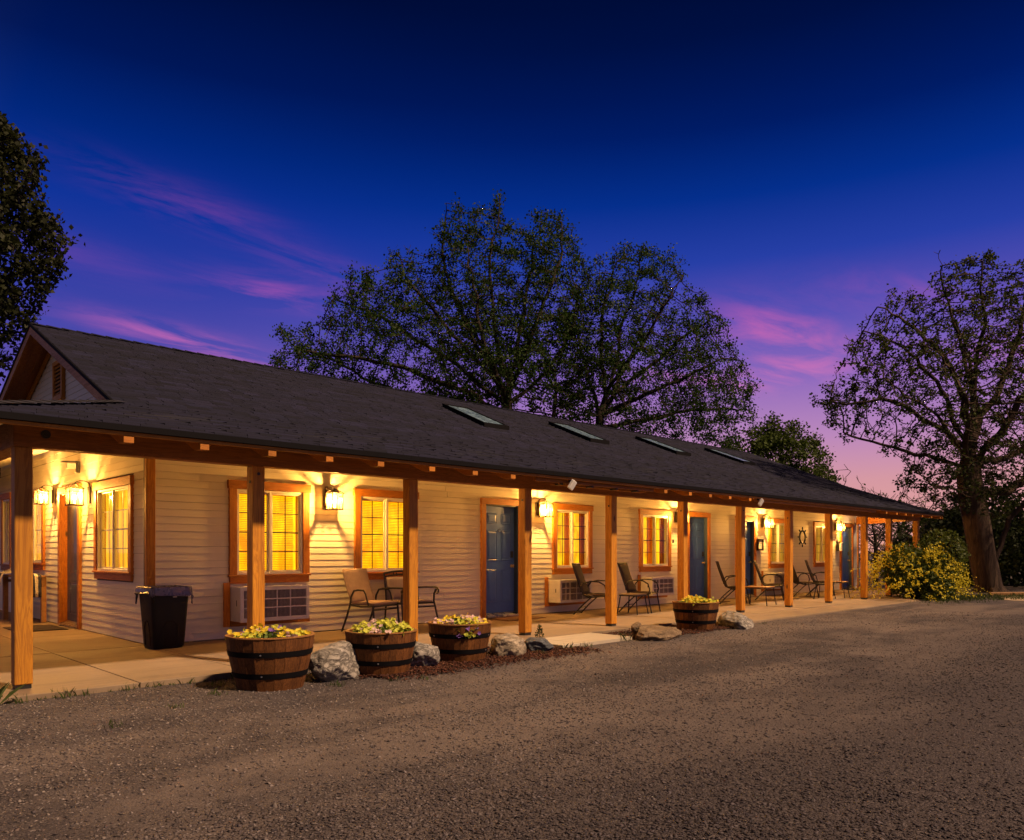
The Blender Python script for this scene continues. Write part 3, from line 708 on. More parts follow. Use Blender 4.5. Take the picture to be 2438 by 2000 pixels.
while x < 27.6:
    b = len(V); e = x + .235; th = .012
    V += [(x, YR - .14, ZR - .045 + th), (e + .02, YR - .14, ZR - .05 + th * .4), (e + .02, YR, ZR + .006 + th * .4), (x, YR, ZR + .012 + th), (x, YR + .14, ZR - .045 + th), (e + .02, YR + .14, ZR - .05 + th * .4), (x, YR - .14, ZR - .06), (x, YR, ZR - .01), (x, YR + .14, ZR - .06)]
    F += [(b, b + 1, b + 2, b + 3), (b + 3, b + 2, b + 5, b + 4), (b + 6, b, b + 3, b + 7)]
    tc = RNG.uniform(.8, 1.2); C += [(tc, tc, tc)] * 9; x = e
rc = np_mesh('ridge_cap', V, F, M['shingle'], roof, C); rc['kind'] = 'stuff'
# hip cap over the porch corner
hp = MB(); hv0 = Vector((1.06, YE - .03, ZE + .012)); hv1 = Vector((3.36, WY + .02, 3.215))
sd = Vector((-.1, .1, 0))
for k in range(16):
    p = hv0.lerp(hv1, k / 16); q = hv0.lerp(hv1, (k + 1.02) / 16); dn = Vector((0, 0, -.012)); up = Vector((0, 0, .006))
    hp.add([p + up + dn - sd, q + dn - sd, q + Vector((0, 0, .014)), p + up + Vector((0, 0, .014)), p + up + dn + sd, q + dn + sd], [(0, 1, 2, 3), (3, 2, 5, 4)])
mh = plain('hip cap shingle', (.019, .016, .022), .9, 0, .2, 30, .4)
hp.build('hip_cap', mh, roof)
# edges: black drip edge, cedar fascia
MB().box(1.06, 25.36, YE - .03, YE + .03, ZE - .062, ZE - .006).build('drip_edge', M['gutter'], roof)
MB().box(1.09, 25.33, YE + .012, YE + .05, ZE - .098, ZE - .0625).build('fascia_board', M['cedar_x'], roof, bevel=.003)
MB().box(1.06, 1.10, YE + .03, 21.1, ZE - .062, ZE - .006).build('drip_edge', M['gutter'], roof)
MB().box(1.10, 1.14, YE + .05, 21.1, ZE - .098, ZE - .0625).build('fascia_board', M['cedar_y'], roof, bevel=.003)
def slant(name, mat_, pts, dz0, dz1, dx):
    mb = MB()
    for (p, q) in zip(pts, pts[1:]):
        p, q = Vector(p), Vector(q)
        mb.add([(p.x, p.y, p.z + dz0), (q.x, q.y, q.z + dz0), (q.x + dx, q.y, q.z + dz0), (p.x + dx, p.y, p.z + dz0), (p.x, p.y, p.z + dz1), (q.x, q.y, q.z + dz1), (q.x + dx, q.y, q.z + dz1), (p.x + dx, p.y, p.z + dz1)], BF)
    return mb.build(name, mat_, roof)
rk = [(right_edge(y), y, zroof(right_edge(y), y)) for y in (YE, 9.1, WY, 12.9, YR)]
slant('drip_edge', M['gutter'], rk, -.07, -.004, .03); slant('fascia_board', M['cedar_y'], [(p[0] - .03, p[1], p[2]) for p in rk], -.17, -.075, .03)
# gable rakes and soffit
rkf = [(3.30, WY - .02, zroof(3.34, WY)), (3.30, YR, ZR)]; rkb = [(3.30, YR, ZR), (3.30, yb_, zroof(5, yb_))]
for pts, nm in ((rkf, 'front'), (rkb, 'back')):
    slant('drip_edge', M['gutter'], pts, -.05, .004, .035)
    o = slant('rake_board', M['cedar_y'], [(p[0] + .012, p[1], p[2]) for p in pts], -.185, -.053, .03)
sf = MB()
for (p, q) in ((rkf[0], rkf[1]), (rkb[0], rkb[1])):
    n = 3
    for k in range(n):
        xa, xb = 3.345 + .133 * k, 3.345 + .133 * (k + 1) - .004
        sf = MB(); sf.add([(xa, p[1], p[2] - .085), (xb, p[1], p[2] - .085), (xb, q[1], q[2] - .085), (xa, q[1], q[2] - .085), (xa, p[1], p[2] - .065), (xb, p[1], p[2] - .065), (xb, q[1], q[2] - .065), (xa, q[1], q[2] - .065)], BF)
        sf.build('soffit_board', M['beam_y'], roof)
slant('frieze_board', M['cedar_y'], [(3.705, rkf[0][1] + .02, rkf[0][2]), (3.705, YR, ZR)], -.19, -.09, .03)
slant('frieze_board', M['cedar_y'], [(3.705, YR, ZR), (3.705, 20.4, zroof(5, 20.4))], -.19, -.09, .03)
# porch ceiling boards
cb = MB()
for k in range(22):
    y0 = 7.58 + k * .146; y1 = y0 + .141
    zc = lambda y: ZE + (3.19 - ZE) * (y - YE) / (WY - YE) - .075
    xa, xb, xc_, xd = left_edge(y0) + .22, right_edge(y0) - .2, right_edge(min(y1, WY)) - .2, left_edge(min(y1, WY)) + .22
    MB().add([(xa, y0, zc(y0)), (xb, y0, zc(y0)), (xc_, y1, zc(y1)), (xd, y1, zc(y1)), (xa, y0, zc(y0) + .012), (xb, y0, zc(y0) + .012), (xc_, y1, zc(y1) + .012), (xd, y1, zc(y1) + .012)], BF).build('ceiling_board', M['ceiling'], roof)
for k in range(9):
    x0 = 1.35 + k * .262; x1 = x0 + .257; zq = lambda x: ZE + (3.1 - ZE) * (x - 1.1) / 2.5 - .085
    MB().add([(x0, 8.4 + (x0 - 1.3) * 1.25, zq(x0)), (x1, 8.4 + (x1 - 1.3) * 1.25, zq(x1)), (x1, 20.9, zq(x1)), (x0, 20.9, zq(x0)), (x0, 8.4 + (x0 - 1.3) * 1.25, zq(x0) + .012), (x1, 8.4 + (x1 - 1.3) * 1.25, zq(x1) + .012), (x1, 20.9, zq(x1) + .012), (x0, 20.9, zq(x0) + .012)], BF).build('ceiling_board', M['ceiling'], roof)
# rafters
RX = [2.44, 3.14, 3.85, 4.53, 5.21, 5.97, 6.68, 7.37, 10.98, 11.73, 12.39, 13.08, 13.83, 20.9, 21.63, 22.3, 22.81, 23.61, 24.37, 25.15]
for xr in RX:
    hw = .045
    prof = [(YE + .008, 2.245), (YE + .15, 2.252), (8.12, 2.452), (8.12, 2.475), (YE + .11, ZE - .075), (YE + .052, ZE - .075), (YE + .052, ZE - .0985), (YE + .008, ZE - .0985)]
    MB().prism(prof, 'x', xr - hw, xr + hw).build('rafter_tail', M['trim_x'], roof, bevel=.003)
for x0, x1 in ((7.9, 10.75), (14.15, 20.4)):
    MB().box(x0, x1, YE + .09, YE + .13, 2.262, 2.345).build('fascia_board', M['cedar_x'], roof, bevel=.003)
# skylights
def skylight(x0, x1, ya, yb, label):
    o = empty('skylight', (0, 0, 0), 0, motel); o['label'] = label
    def ring(mb, e, lo, hi, wd):
        for (p0, p1, q0, q1) in ((x0, x1, ya, ya + wd), (x0, x1, yb - wd, yb), (x0, x0 + wd, ya + wd, yb - wd), (x1 - wd, x1, ya + wd, yb - wd)):
            vs = [(x, y, zroof(x, y) + h_) for h_ in (lo, hi) for x, y in ((p0, q0), (p1, q0), (p1, q1), (p0, q1))]
            mb.add(vs, BF)
    mb = MB(); ring(mb, 0, -.02, .10, .05); mb.build('frame', M['gutter'], o)
    vs = [(x, y, zroof(x, y) + h_) for h_ in (.070, .082) for x, y in ((x0 + .045, ya + .045), (x1 - .045, ya + .045), (x1 - .045, yb - .045), (x0 + .045, yb - .045))]
    MB().add(vs, BF).build('pane', M['sky_glass'], o)
def sky_glass():
    m, t = new_mat('skylight glass'); v = t.n('ShaderNodeNewGeometry').outputs['Position']
    n = t.noise(v, 9, 4, .7)
    finish(t, t.ramp(n, [(.4, (.06, .10, .15)), (.62, (.20, .30, .40))]), t.ramp(n, [(.4, .06), (.65, .3)]), None, spec=.35); return m  # sky reflection put into the pane's blue base colour
M['sky_glass'] = sky_glass()
for (a, b), lb in zip(((11.20, 11.95), (14.75, 15.5), (18.5, 19.25), (22.25, 23.0)), ('leftmost skylight nearest the gable', 'second skylight from the left', 'third skylight from the left', 'rightmost skylight near the hip end')):
    skylight(a, b, 12.3, 13.72, lb)
# ---- posts and beams
PX = [1.67, 3.934, 6.083, 8.229, 10.302, 12.471, 14.626, 16.796, 18.927, 21.151, 22.926, 25.125]
PW, PY, PH = .145, 8.13, 2.205
for i, x in enumerate(PX):
    p = MB().box(0, PW, 0, PW, .038, PH - .001).build('porch_post', M['cedar_z'], motel, loc=(x, PY, 0), bevel=.007)
    MB().box(.010, PW - .010, .010, PW - .010, 0, .0375).build('post_shoe', M['black_metal'], p)
    if i in (1, 3, 4, 5, 7, 9): MB().lathe([(0, 0), (.017, 0), (.017, .008), (0, .008)], 12).build('bolt_head', M['black_metal'], p, loc=(.001, .06, 2.03), rot=(0, R(-90), 0))
    if i in (1, 6): MB().lathe([(0, 0), (.017, 0), (.017, .008), (0, .008)], 12).build('bolt_head', M['black_metal'], p, loc=(.07, .001, 2.12), rot=(R(90), 0, 0))
for y in (12.6, 17.0):
    p = MB().box(0, PW, 0, PW, .038, PH - .001).build('porch_post', M['cedar_z'], motel, loc=(1.67, y, 0), bevel=.007)
    MB().box(.010, PW - .010, .010, PW - .010, 0, .0375).build('post_shoe', M['black_metal'], p)
bm_ = box('porch_beam', M['beam_x'], motel, 1.66, 25.34, PY - .006, PY + PW + .006, PH, 2.462, .006)
MB().lathe([(0, 0), (.040, 0), (.040, .012), (.022, .012), (.022, .022), (0, .022)], 20).build('bolt_plate', M['black_metal'], bm_, True, loc=(1.915, PY - .005, 2.335), rot=(R(90), 0, 0))
box('porch_beam', M['beam_y'], motel, 1.664, 1.85, PY + PW + .008, 20.9, PH + .002, 2.458, .006)
p0, p1 = Vector((25.16, 8.33, 0)), Vector((27.2, 10.7, 0)); dd = (p1 - p0).normalized(); nn = Vector((dd.y, -dd.x, 0)) * .09
MB().add([(*(p + s_ * nn).to_2d(), z) for z in (PH + .002, 2.458) for p, s_ in ((p0, -1), (p0, 1), (p1, 1), (p1, -1))], BF).build('porch_beam', M['beam_y'], motel)
# conduit under the eave
cd = MB().tube([(8.35, 7.72, 2.245), (10.55, 7.72, 2.245), (10.72, 7.74, 2.27), (10.8, 7.8, 2.34)], .012, 8).build('conduit', M['cedar_x'], roof, True)
for x in (8.45, 9.15, 9.75, 10.3): MB().box(x - .02, x + .02, YE + .085, YE + .24, 2.235, 2.262).build('conduit_clip', M['black_metal'], cd)

# ================================================================ WALL FIXTURES
def lantern(loc, rz, label, arch=True, watts=60, big=1.0):
    o = empty('wall_lantern', loc, rz); tag(o, label, 'lantern', 'porch wall lanterns'); k = big
    B = M['bronze']; w = .082 * k; yc = -.185 * k
    MB().box(-.055 * k, .055 * k, -.022, .0, -.10 * k, .13 * k).build('back_plate', B, o, bevel=.004)
    # cage: base, corner bars, cap
    m = MB(); frame_ring(m, -w - .012, w + .012, yc - w - .012, yc + w + .012, .022, 0, 1); m.v = [(a_, c_, (-.135 + .015 * b_) * k) for a_, b_, c_ in m.v]   # open underneath
    m.box(-.006, .006, yc - w + .0105, yc + w - .0105, -.134 * k, -.124 * k); m.box(-.016, .016, yc - .016, yc + .016, -.1235 * k, -.105 * k); m.build('base', B, o)
    m = MB()
    for sx in (-1, 1):
        for sy in (-1, 1): m.box(sx * w - .006, sx * w + .006, yc + sy * w - .006, yc + sy * w + .006, -.1195 * k, .090 * k)
    for sx in (-1, 1):
        m.box(sx * w - .004, sx * w + .004, yc - w + .006, yc + w - .006, .045 * k, .052 * k); m.box(-w + .006, w - .006, yc + sx * w - .004, yc + sx * w + .004, .045 * k, .052 * k)
        m.box(-.004, .004, yc + sx * w - .003, yc + sx * w + .003, -.1195 * k, .044 * k); m.box(sx * w - .003, sx * w + .003, yc - .004, yc + .004, -.1195 * k, .044 * k)
    m.build('cage', B, o)
    m = MB(); t = w + .02
    frame_ring(m, -t, t, yc - t, yc + t, .024, 0, 1); m.v = [(a_, c_, (.091 + .010 * b_) * k) for a_, b_, c_ in m.v]          # open cap: ring, four hips, small crown
    for sx in (-1, 1):
        for sy in (-1, 1): m.tube([(sx * t * .9, yc + sy * t * .9, .100 * k), (sx * .02, yc + sy * .02, .150 * k)], .006, 5)
    m.box(-.026, .026, yc - .026, yc + .026, .147 * k, .158 * k)
    m.build('cap', B, o)
    if arch:
        pts = [(0, -.02, .10 * k)] + [(0, yc / 2 - .02 + (yc / 2) * math.cos(a) * -1 * -1, .15 * k + .06 * k * math.sin(a)) for a in [math.pi * i / 10 for i in range(11)]]
        pts = [(0, -.015, .08 * k)] + [(0, yc / 2 + (-yc / 2) * math.cos(math.pi * i / 10), .15 * k + .055 * k * math.sin(math.pi * i / 10)) for i in range(11)]
        MB().tube(pts, .009, 8).build('arm', B, o, True)
    else:
        MB().prism([(-.01, .115 * k), (-.01, .20 * k), (-.05 * k, .20 * k), (yc - w, .102 * k), (yc - w + .03, .102 * k), (-.05 * k, .17 * k), (-.05 * k, .115 * k)], 'x', -.045 * k, .045 * k).build('arm', B, o)
    for sx in (-1, 1):
        MB().box(sx * (w - .008) - .001, sx * (w - .008) + .001, yc - w + .007, yc + w - .007, -.119 * k, .090 * k).build('glass_pane', M['lamp_glass'], o)
        MB().box(-w + .010, w - .010, yc + sx * (w - .008) - .001, yc + sx * (w - .008) + .001, -.119 * k, .090 * k).build('glass_pane', M['lamp_back'] if sx > 0 else M['lamp_glass'], o)
    MB().lathe([(.012, -.118), (.012, -.075), (.016, -.062), (.026, -.035), (.028, -.02), (.022, -.002), (.008, .010), (0, .012)], 14, c=(0, yc, 0)).build('bulb', M['bulb'], o, True)
    ld = bpy.data.lights.new('lantern_light', 'POINT'); ld.energy = watts; ld.color = (1.0, .49, .11); ld.shadow_soft_size = .035
    lo = bpy.data.objects.new('lantern_light', ld); COL.objects.link(lo); lo.parent = o; lo.location = (0, yc, -.01)
    return o
lantern((6.45, WY - .018, 2.06), 0, 'lit square lantern with sloped bracket between the two blind windows', False, 420, 1.12)
lantern((11.28, WY - .018, 2.10), 0, 'lit lantern on the wall right of the lettered blue door', True, 420, 1.12)
lantern((16.18, WY - .018, 2.10), 0, 'lit lantern peeking out left of the post by the second blue door', True, 420, 1.12)
lantern((20.52, WY - .018, 2.08), 0, 'lit lantern above the framed notice box', True, 420, 1.12)
lantern((25.40, WY - .018, 2.08), 0, 'lit lantern above the white brochure box by the last door', True, 420, 1.12)
lantern((EX - .018, 15.28, 2.21), R(-90), 'lit hooked lantern left of the dark glazed door', True, 400, 1.0)
lantern((EX - .018, 13.22, 2.12), R(-90), 'large lit hooked lantern right of the dark glazed door', True, 400, 1.15)
# dark motion light high on the end wall
o = empty('security_light', (EX - .018, 13.75, 2.62), R(-90)); tag(o, 'unlit black motion light high on the end wall above the lanterns', 'light')
MB().box(-.045, .045, -.05, 0, -.10, .09).build('housing', M['black_metal'], o, bevel=.006)
MB().add([(-.05, -.26, .055), (.05, -.26, .055), (.05, -.05, .065), (-.05, -.05, .065), (-.05, -.26, .075), (.05, -.26, .075), (.05, -.05, .09), (-.05, -.05, .09)], BF).build('hood', M['black_metal'], o)
MB().box(-.035, .035, -.19, -.06, -.04, .05).build('lens', M['white_metal'], o, bevel=.008)
def flood(loc, label):
    o = empty('flood_light', loc, R(15)); tag(o, label, 'light', 'white flood lights on the eave')
    MB().box(-.025, .025, -.01, .06, .0, .04).build('mount', M['black_metal'], o)
    MB().tube([(0, 0, .02), (-.03, -.03, -.01)], .010, 8).build('swivel', M['white_metal'], o, True)
    MB().box(-.055, .055, -.025, .025, -.07, .07).build('head', M['white_metal'], o, bevel=.008, loc=(-.07, -.05, -.05), rot=(R(25), R(18), 0))
flood((8.62, YE + .06, 2.285), 'white flood light on the eave above the fourth post')
flood((14.28, YE + .06, 2.285), 'white flood light on the eave further along the roof')
# air conditioners in the wall
def air_con(a, b, z0, z1, label, full=True, surround=True):
    yf, yk = WY - .35, WY - .024
    o = empty('air_conditioner', ((a + b) / 2, yk, z0)); tag(o, label, 'air conditioner', 'through wall air conditioners')
    w = (b - a) / 2; H = z1 - z0; D = yk - yf; m = MB()
    m.box(-w, w, -D + .02, 0, 0, .012); m.box(-w, w, -D + .02, 0, H - .012, H); m.box(-w, -w + .012, -D + .02, 0, .012, H - .012); m.box(w - .012, w, -D + .02, 0, .012, H - .012)
    m.build('case', M['white_metal'], o)
    m = MB(); frame_ring(m, -w - .006, w + .006, -.006, H + .006, .055, -D, -D + .019); m.build('front_frame', M['white_metal'], o, bevel=.003)
    MB().box(-w + .013, w - .013, -D + .036, -D + .09, .013, H - .013).build('condenser', M['coil'], o)
    m = MB(); n = 46
    for i in range(n):
        x = -w + .06 + (2 * w - .12) * (i + .5) / n; m.box(x - .0015, x + .0015, -D + .018, -D + .035, .05, H - .05)
    q = m.build('fins', M['coil'], o); q['kind'] = 'stuff'
    for i, t in enumerate((.14, .27, .30, .52, .74)):
        x = -w + .05 + (2 * w - .1) * t; MB().box(x - .008, x + .008, -D + .004, -D + .016, .049, H - .049).build('grille_bar', M['white_metal'], o)
    for t in (.36, .68):
        z = .05 + (H - .1) * t; MB().box(-w + .049, w - .049, -D + .002, -D + .014, z - .008, z + .008).build('grille_bar', M['white_metal'], o)
    MB().box(-w - .001, -w, -D + .12, -D + .14, H * .45, H * .62).build('side_vent', M['rubber'], o)
    if surround:
        s = MB(); x0, x1 = a - .14 - (a + b) / 2 + .13, b - (a + b) / 2 + .05
        MB().box(-w + .005, w + .2, .002, .022, -.085, -.002).build('wood_surround', M['trim_x'], o, bevel=.003)
        MB().box(-w - .10, -w - .004, .0, .0215, -.085, H + .06).build('wood_surround', M['trim_z'], o, bevel=.003)
    return o
for (a, b, z0, z1), lb in zip([(4.87 + .0, 5.94, .26, .75), (11.57, 12.54, .23, .68), (14.72, 15.60, .25, .67), (20.58, 21.52, .22, .66)],
    ['large white wall air conditioner near the trash can, behind the second post', 'white wall air conditioner right of the lettered blue door', 'white wall air conditioner behind the loop armed chairs', 'white wall air conditioner under the dim window by the notice box']):
    air_con(a, b, z0, z1, lb)
# ship wheel
o = empty('ship_wheel', (22.99, WY - .03, 1.72)); tag(o, 'dark ship wheel hung between the two dim windows', 'wheel')
MB().tube([(.19 * math.cos(a), -.015, .19 * math.sin(a)) for a in [2 * math.pi * i / 40 for i in range(40)]], .026, 8, closed=True).build('rim', M['black_metal'], o, True)
for i in range(8):
    a = math.pi * i / 4; c, s_ = math.cos(a), math.sin(a)
    MB().tube([(r * c, -.015, r * s_) for r in (.17, .20, .225, .25, .28, .31)], [.014, .012, .013, .021, .024, .016], 8).build('spoke', M['black_metal'], o, True)
# notice box and brochure box
o = empty('notice_box', (20.33, WY - .026, 1.465)); tag(o, 'dark framed notice box with white cards under the lantern', 'notice box')
m = MB(); frame_ring(m, -.16, .16, -.165, .165, .03, -.05, 0); m.build('frame', M['bronze'], o, bevel=.004)
MB().box(-.129, .129, -.02, -.004, -.134, .134).build('backing', M['sheath'], o)
for (x, z, w_, h_) in ((.02, .08, .075, .04), (-.075, .08, .02, .04), (.0, .0, .09, .025), (.0, -.075, .09, .04)): MB().box(x - w_, x + w_, -.026, -.0205, z - h_, z + h_).build('card', M['paper'], o)
o = empty('brochure_box', (25.62, WY - .026, 1.44)); tag(o, 'small brochure box with a white sheet beside the last blue door', 'brochure box')
MB().box(-.13, .06, -.05, 0, -.15, .16).build('case', M['bronze'], o, bevel=.005)
MB().box(.0, .13, -.10, -.052, -.14, .10).build('holder', M['white_metal'], o, bevel=.005)
MB().add([(.0, -.11, .105), (.16, -.11, .12), (.16, -.06, .13), (.0, -.06, .115), (.0, -.11, .112), (.16, -.11, .127), (.16, -.06, .137), (.0, -.06, .122)], BF).build('sheet', M['paper'], o)
o = MB().box(-.02, .02, -.03, 0, -.045, .045).build('key_box', M['black_metal'], loc=(16.02, WY - .018, 1.52), bevel=.004); tag(o, 'small black key box under the lantern near the second blue door', 'key box')
# a bird shaped hook on the fifth post
o = MB().prism([(0, -.05), (.03, -.05), (.05, -.02), (.02, 0), (.05, .03), (.02, .05), (0, .05)], 'y', -.01, .01).build('iron_hook', M['bronze'], loc=(PX[4] + PW + .001, PY + .09, 1.53)); tag(o, 'small iron hook on the right face of the fifth post', 'hook')
# door mats
def doormat(x0, x1, y0, y1, m, label, rz=0):
    o = empty('door_mat', ((x0 + x1) / 2, (y0 + y1) / 2, .003), rz); tag(o, label, 'door mat', 'door mats')
    w, h = (x1 - x0) / 2, (y1 - y0) / 2
    MB().box(-w, w, -h, h, 0, .012).build('pile', m, o, bevel=.004)
    q = MB(); frame_ring(q, -w + .02, w - .02, -h + .02, h - .02, .03, 0, 1); q.v = [(a, c, .0125 + .003 * b) for a, b, c in q.v]; q.build('border', M['mat_dark'], o)
doormat(9.72, 10.72, 10.02, 10.62, M['mat_brown'], 'brown coir mat in front of the lettered blue door')
doormat(16.72, 17.6, 10.1, 10.62, M['mat_brown'], 'brown coir mat in front of the second blue door')
doormat(25.9, 26.8, 10.1, 10.6, M['mat_dark'], 'dark mat in front of the last blue door')
doormat(2.9, 3.6, 13.9, 14.95, M['mat_dark'], 'dark mat in front of the glazed end wall door')

# ================================================================ CHAIRS AND TABLES
def arc(c, r, a0, a1, n, plane='yz', x=0, ry=None):
    ry = ry or r; return [(x, c[0] + r * math.cos(R(a0 + (a1 - a0) * i / n)), c[1] + ry * math.sin(R(a0 + (a1 - a0) * i / n))) for i in range(n + 1)]
def sling_panel(p0, p1, w, sag, n=8, th=.012, mat_=None, name='seat', parent=None, curve=None):
    """a strip of cloth between two cross rails, sagging a little"""
    vs = []; fs = []
    nx = 6
    for i in range(n + 1):
        t = i / n; c = Vector(p0).lerp(Vector(p1), t)
        if curve: c = c + Vector(curve) * math.sin(math.pi * t)
        for j in range(nx + 1):
            s_ = -1 + 2 * j / nx
            nrm = (Vector(p1) - Vector(p0)).cross(Vector((1, 0, 0))).normalized()
            vs.append(c + Vector((s_ * w, 0, 0)) + nrm * sag * (1 - s_ * s_) * math.sin(math.pi * (t * .8 + .1)))
    for i in range(n):
        for j in range(nx): fs.append((i * (nx + 1) + j, i * (nx + 1) + j + 1, (i + 1) * (nx + 1) + j + 1, (i + 1) * (nx + 1) + j))
    m = MB().add(vs, fs); o = m.build(name, mat_, parent, True)
    md = o.modifiers.new('thickness', 'SOLIDIFY'); md.thickness = th; md.offset = 0
    return o
def loop_chair(loc, rz, label, mat_=None):
    """tall sling chair with looping tube arms; faces local -y"""
    o = empty('patio_chair', loc, rz); tag(o, label, 'chair', 'loop armed sling chairs'); B = M['black_metal']; mat_ = mat_ or M['sling_brown']; w = .27; r = .0135
    for sx in (-1, 1):
        x = sx * w
        MB().tube([(x, -.26, .395), (x, -.10, .37), (x, .10, .355), (x, .20, .40), (x, .27, .55), (x, .36, .80), (x, .43, 1.02)], r, 8).build('side_rail', B, o, True)
        xa = sx * (w + .035)
        MB().tube([(xa, .24, .46), (xa, .25, .56), (xa, .18, .645), (xa, .04, .675), (xa, -.12, .665), (xa, -.235, .60), (xa, -.27, .48), (xa, -.245, .38)], r, 8).build('arm', B, o, True)
        MB().tube([(xa, -.235, .40), (xa, -.27, .2), (xa, -.31, 0)], r, 8).build('leg', B, o, True)
        MB().tube([(xa, .02, .37), (xa, .22, .19), (xa, .40, 0)], r, 8).build('leg', B, o, True)
        MB().tube([(xa, -.245, .38), (xa, .02, .37), (xa, .22, .42)], r * .9, 8).build('seat_rail', B, o, True)
    MB().tube([(-w, -.26, .395), (w, -.26, .395)], r, 8).build('crossbar', B, o, True)
    MB().tube([(-w, .43, 1.02), (w, .43, 1.02)], r, 8).build('crossbar', B, o, True)
    MB().tube([(-w - .03, .28, .14), (w + .03, .28, .14)], r * .8, 8).build('crossbar', B, o, True)
    sling_panel((0, -.255, .400), (0, .195, .395), w - .005, -.03, 6, mat_=mat_, name='seat', parent=o)
    sling_panel((0, .205, .41), (0, .432, 1.015), w - .005, -.02, 8, mat_=mat_, name='backrest', parent=o)
    return o
def side_table(loc, label, w=.24, h=.42, mat_=None):
    o = empty('side_table', loc, R(8)); tag(o, label, 'table', 'small porch tables'); B = M['black_metal']; mat_ = mat_ or M['table_wood']
    n = 4
    for i in range(n):
        y = -w + 2 * w * (i + .5) / n; MB().box(-w, w, y - w / n + .003, y + w / n - .003, h - .022, h).build('top_slat', mat_, o, bevel=.003)
    m = MB(); frame_ring(m, -w + .01, w - .01, -w + .01, w - .01, .022, 0, 1); m.v = [(a, c, h - .047 + .024 * b) for a, b, c in m.v]; m.build('apron', B, o)
    for sx in (-1, 1):
        for sy in (-1, 1): MB().tube([(sx * (w - .03), sy * (w - .03), h - .03), (sx * (w - .01), sy * (w - .01), h * .5), (sx * (w + .02), sy * (w + .02), 0)], .012, 8).build('leg', B, o, True)
    return o
# cushioned chair nearest the camera
def padded_chair(loc, rz, label):
    o = empty('padded_chair', loc, rz); tag(o, label, 'chair'); B = M['black_metal']; w = .29
    for sx in (-1, 1):
        x = sx * w
        MB().tube([(x, .40, 0), (x, .30, .22), (x, .22, .43), (x, .20, .55), (x, .14, .645), (x, .05, .66), (x, -.06, .655)], .016, 8).build('rear_leg', B, o, True)
        MB().tube([(x, -.30, 0), (x, -.27, .22), (x, -.25, .42)], .016, 8).build('leg', B, o, True)
        MB().tube([(x, -.25, .415), (x, 0, .405), (x, .22, .42)], .016, 8).build('seat_rail', B, o, True)
        MB().tube([(x, -.06, .655), (x, -.10, .60), (x, -.16, .42)], .013, 8).build('arm_strut', B, o, True)
    MB().tube([(-w, -.25, .36), (w, -.25, .36)], .014, 8).build('crossbar', B, o, True)
    MB().tube([(-w, -.25, .415), (w, -.25, .415)], .016, 8).build('crossbar', B, o, True)
    MB().tube([(-w, .22, .42), (w, .22, .42)], .014, 8).build('crossbar', B, o, True)
    q = sling_panel((0, -.27, .445), (0, .20, .435), w - .01, -.015, 8, .05, M['sling_tan'], 'seat', o, (0, 0, .012)); q.modifiers.new('round', 'BEVEL').width = .015
    q = sling_panel((0, .19, .44), (0, .40, .98), w - .015, -.02, 8, .045, M['sling_tan'], 'backrest', o, (0, .03, 0)); q.modifiers.new('round', 'BEVEL').width = .015
    return o
padded_chair((6.98, 10.27, 0), R(14), 'taupe padded chair standing under the second window, left of the third post')
def scroll_chair(loc, rz, label):
    o = empty('scroll_chair', loc, rz); tag(o, label, 'chair'); B = M['black_metal']; w = .30
    for sx in (-1, 1):
        x = sx * w
        MB().tube([(x, .34, 0), (x, .29, .2), (x, .25, .44), (x, .27, .62), (x, .33, .90)], .016, 8).build('rear_leg', B, o, True)
        MB().tube([(x * 1.12, -.36, 0), (x * 1.06, -.30, .25), (x, -.24, .46), (x * 1.0, -.25, .58), (x * 1.05, -.30, .655)], .016, 8).build('leg', B, o, True)
        sc = [(x * 1.05, .26, .66), (x * 1.05, .0, .675), (x * 1.05, -.22, .68)] + [(x * 1.05, -.30 - .062 * math.sin(R(a)) * (1 - a / 900), .625 + .055 * math.cos(R(a)) * (1 - a / 700)) for a in range(0, 330, 30)]
        MB().tube(sc, .014, 8).build('arm', B, o, True)
        MB().tube([(x, -.24, .43), (x, .25, .43)], .015, 8).build('seat_rail', B, o, True)
    MB().tube([(-w, -.24, .43), (w, -.24, .43)], .015, 8).build('crossbar', B, o, True)
    MB().tube([(-w, -.24, .37), (w, -.24, .37)], .012, 8).build('crossbar', B, o, True)
    MB().tube([(-w, .25, .43), (w, .25, .43)], .015, 8).build('crossbar', B, o, True)
    top = [(-w + 2 * w * i / 10, .335 + .0, .90 + .035 * math.sin(math.pi * i / 10)) for i in range(11)]
    MB().tube(top, .018, 8).build('top_rail', B, o, True); MB().tube([(a, b - .005, c - .055) for a, b, c in top], .012, 8).build('top_rail', B, o, True)
    for i in (3, 4, 6, 7): MB().tube([(top[i][0], .335, .91), (top[i][0], .33, .86)], .008, 6).build('rail_bead', B, o, True)
    sling_panel((0, -.22, .445), (0, .22, .445), w - .02, -.02, 6, .03, M['sling_tan'], 'seat', o)
    sling_panel((0, .262, .47), (0, .318, .84), w - .03, -.01, 6, .02, M['sling_grey'], 'backrest', o)
    return o
scroll_chair((7.62, 10.16, 0), R(-6), 'black scroll armed chair with pale back panel, half behind the third post')
loop_chair((12.08, 9.92, 0), R(26), 'dark sling chair behind the fifth post, next to the second wall unit')
loop_chair((13.30, 9.70, 0), R(18), 'dark sling chair right of the fifth post, beside the small black table')
side_table((12.72, 9.50, 0), 'small black side table between the two chairs by the fifth post', .21, .41, M['sling_grey'])
loop_chair((17.16, 9.72, 0), R(36), 'dark sling chair just left of the seventh post')
side_table((17.05, 9.05, 0), 'small wooden table right of the seventh post', .30, .44)
loop_chair((19.15, 9.78, 0), R(24), 'dark sling chair between the seventh and eighth posts')
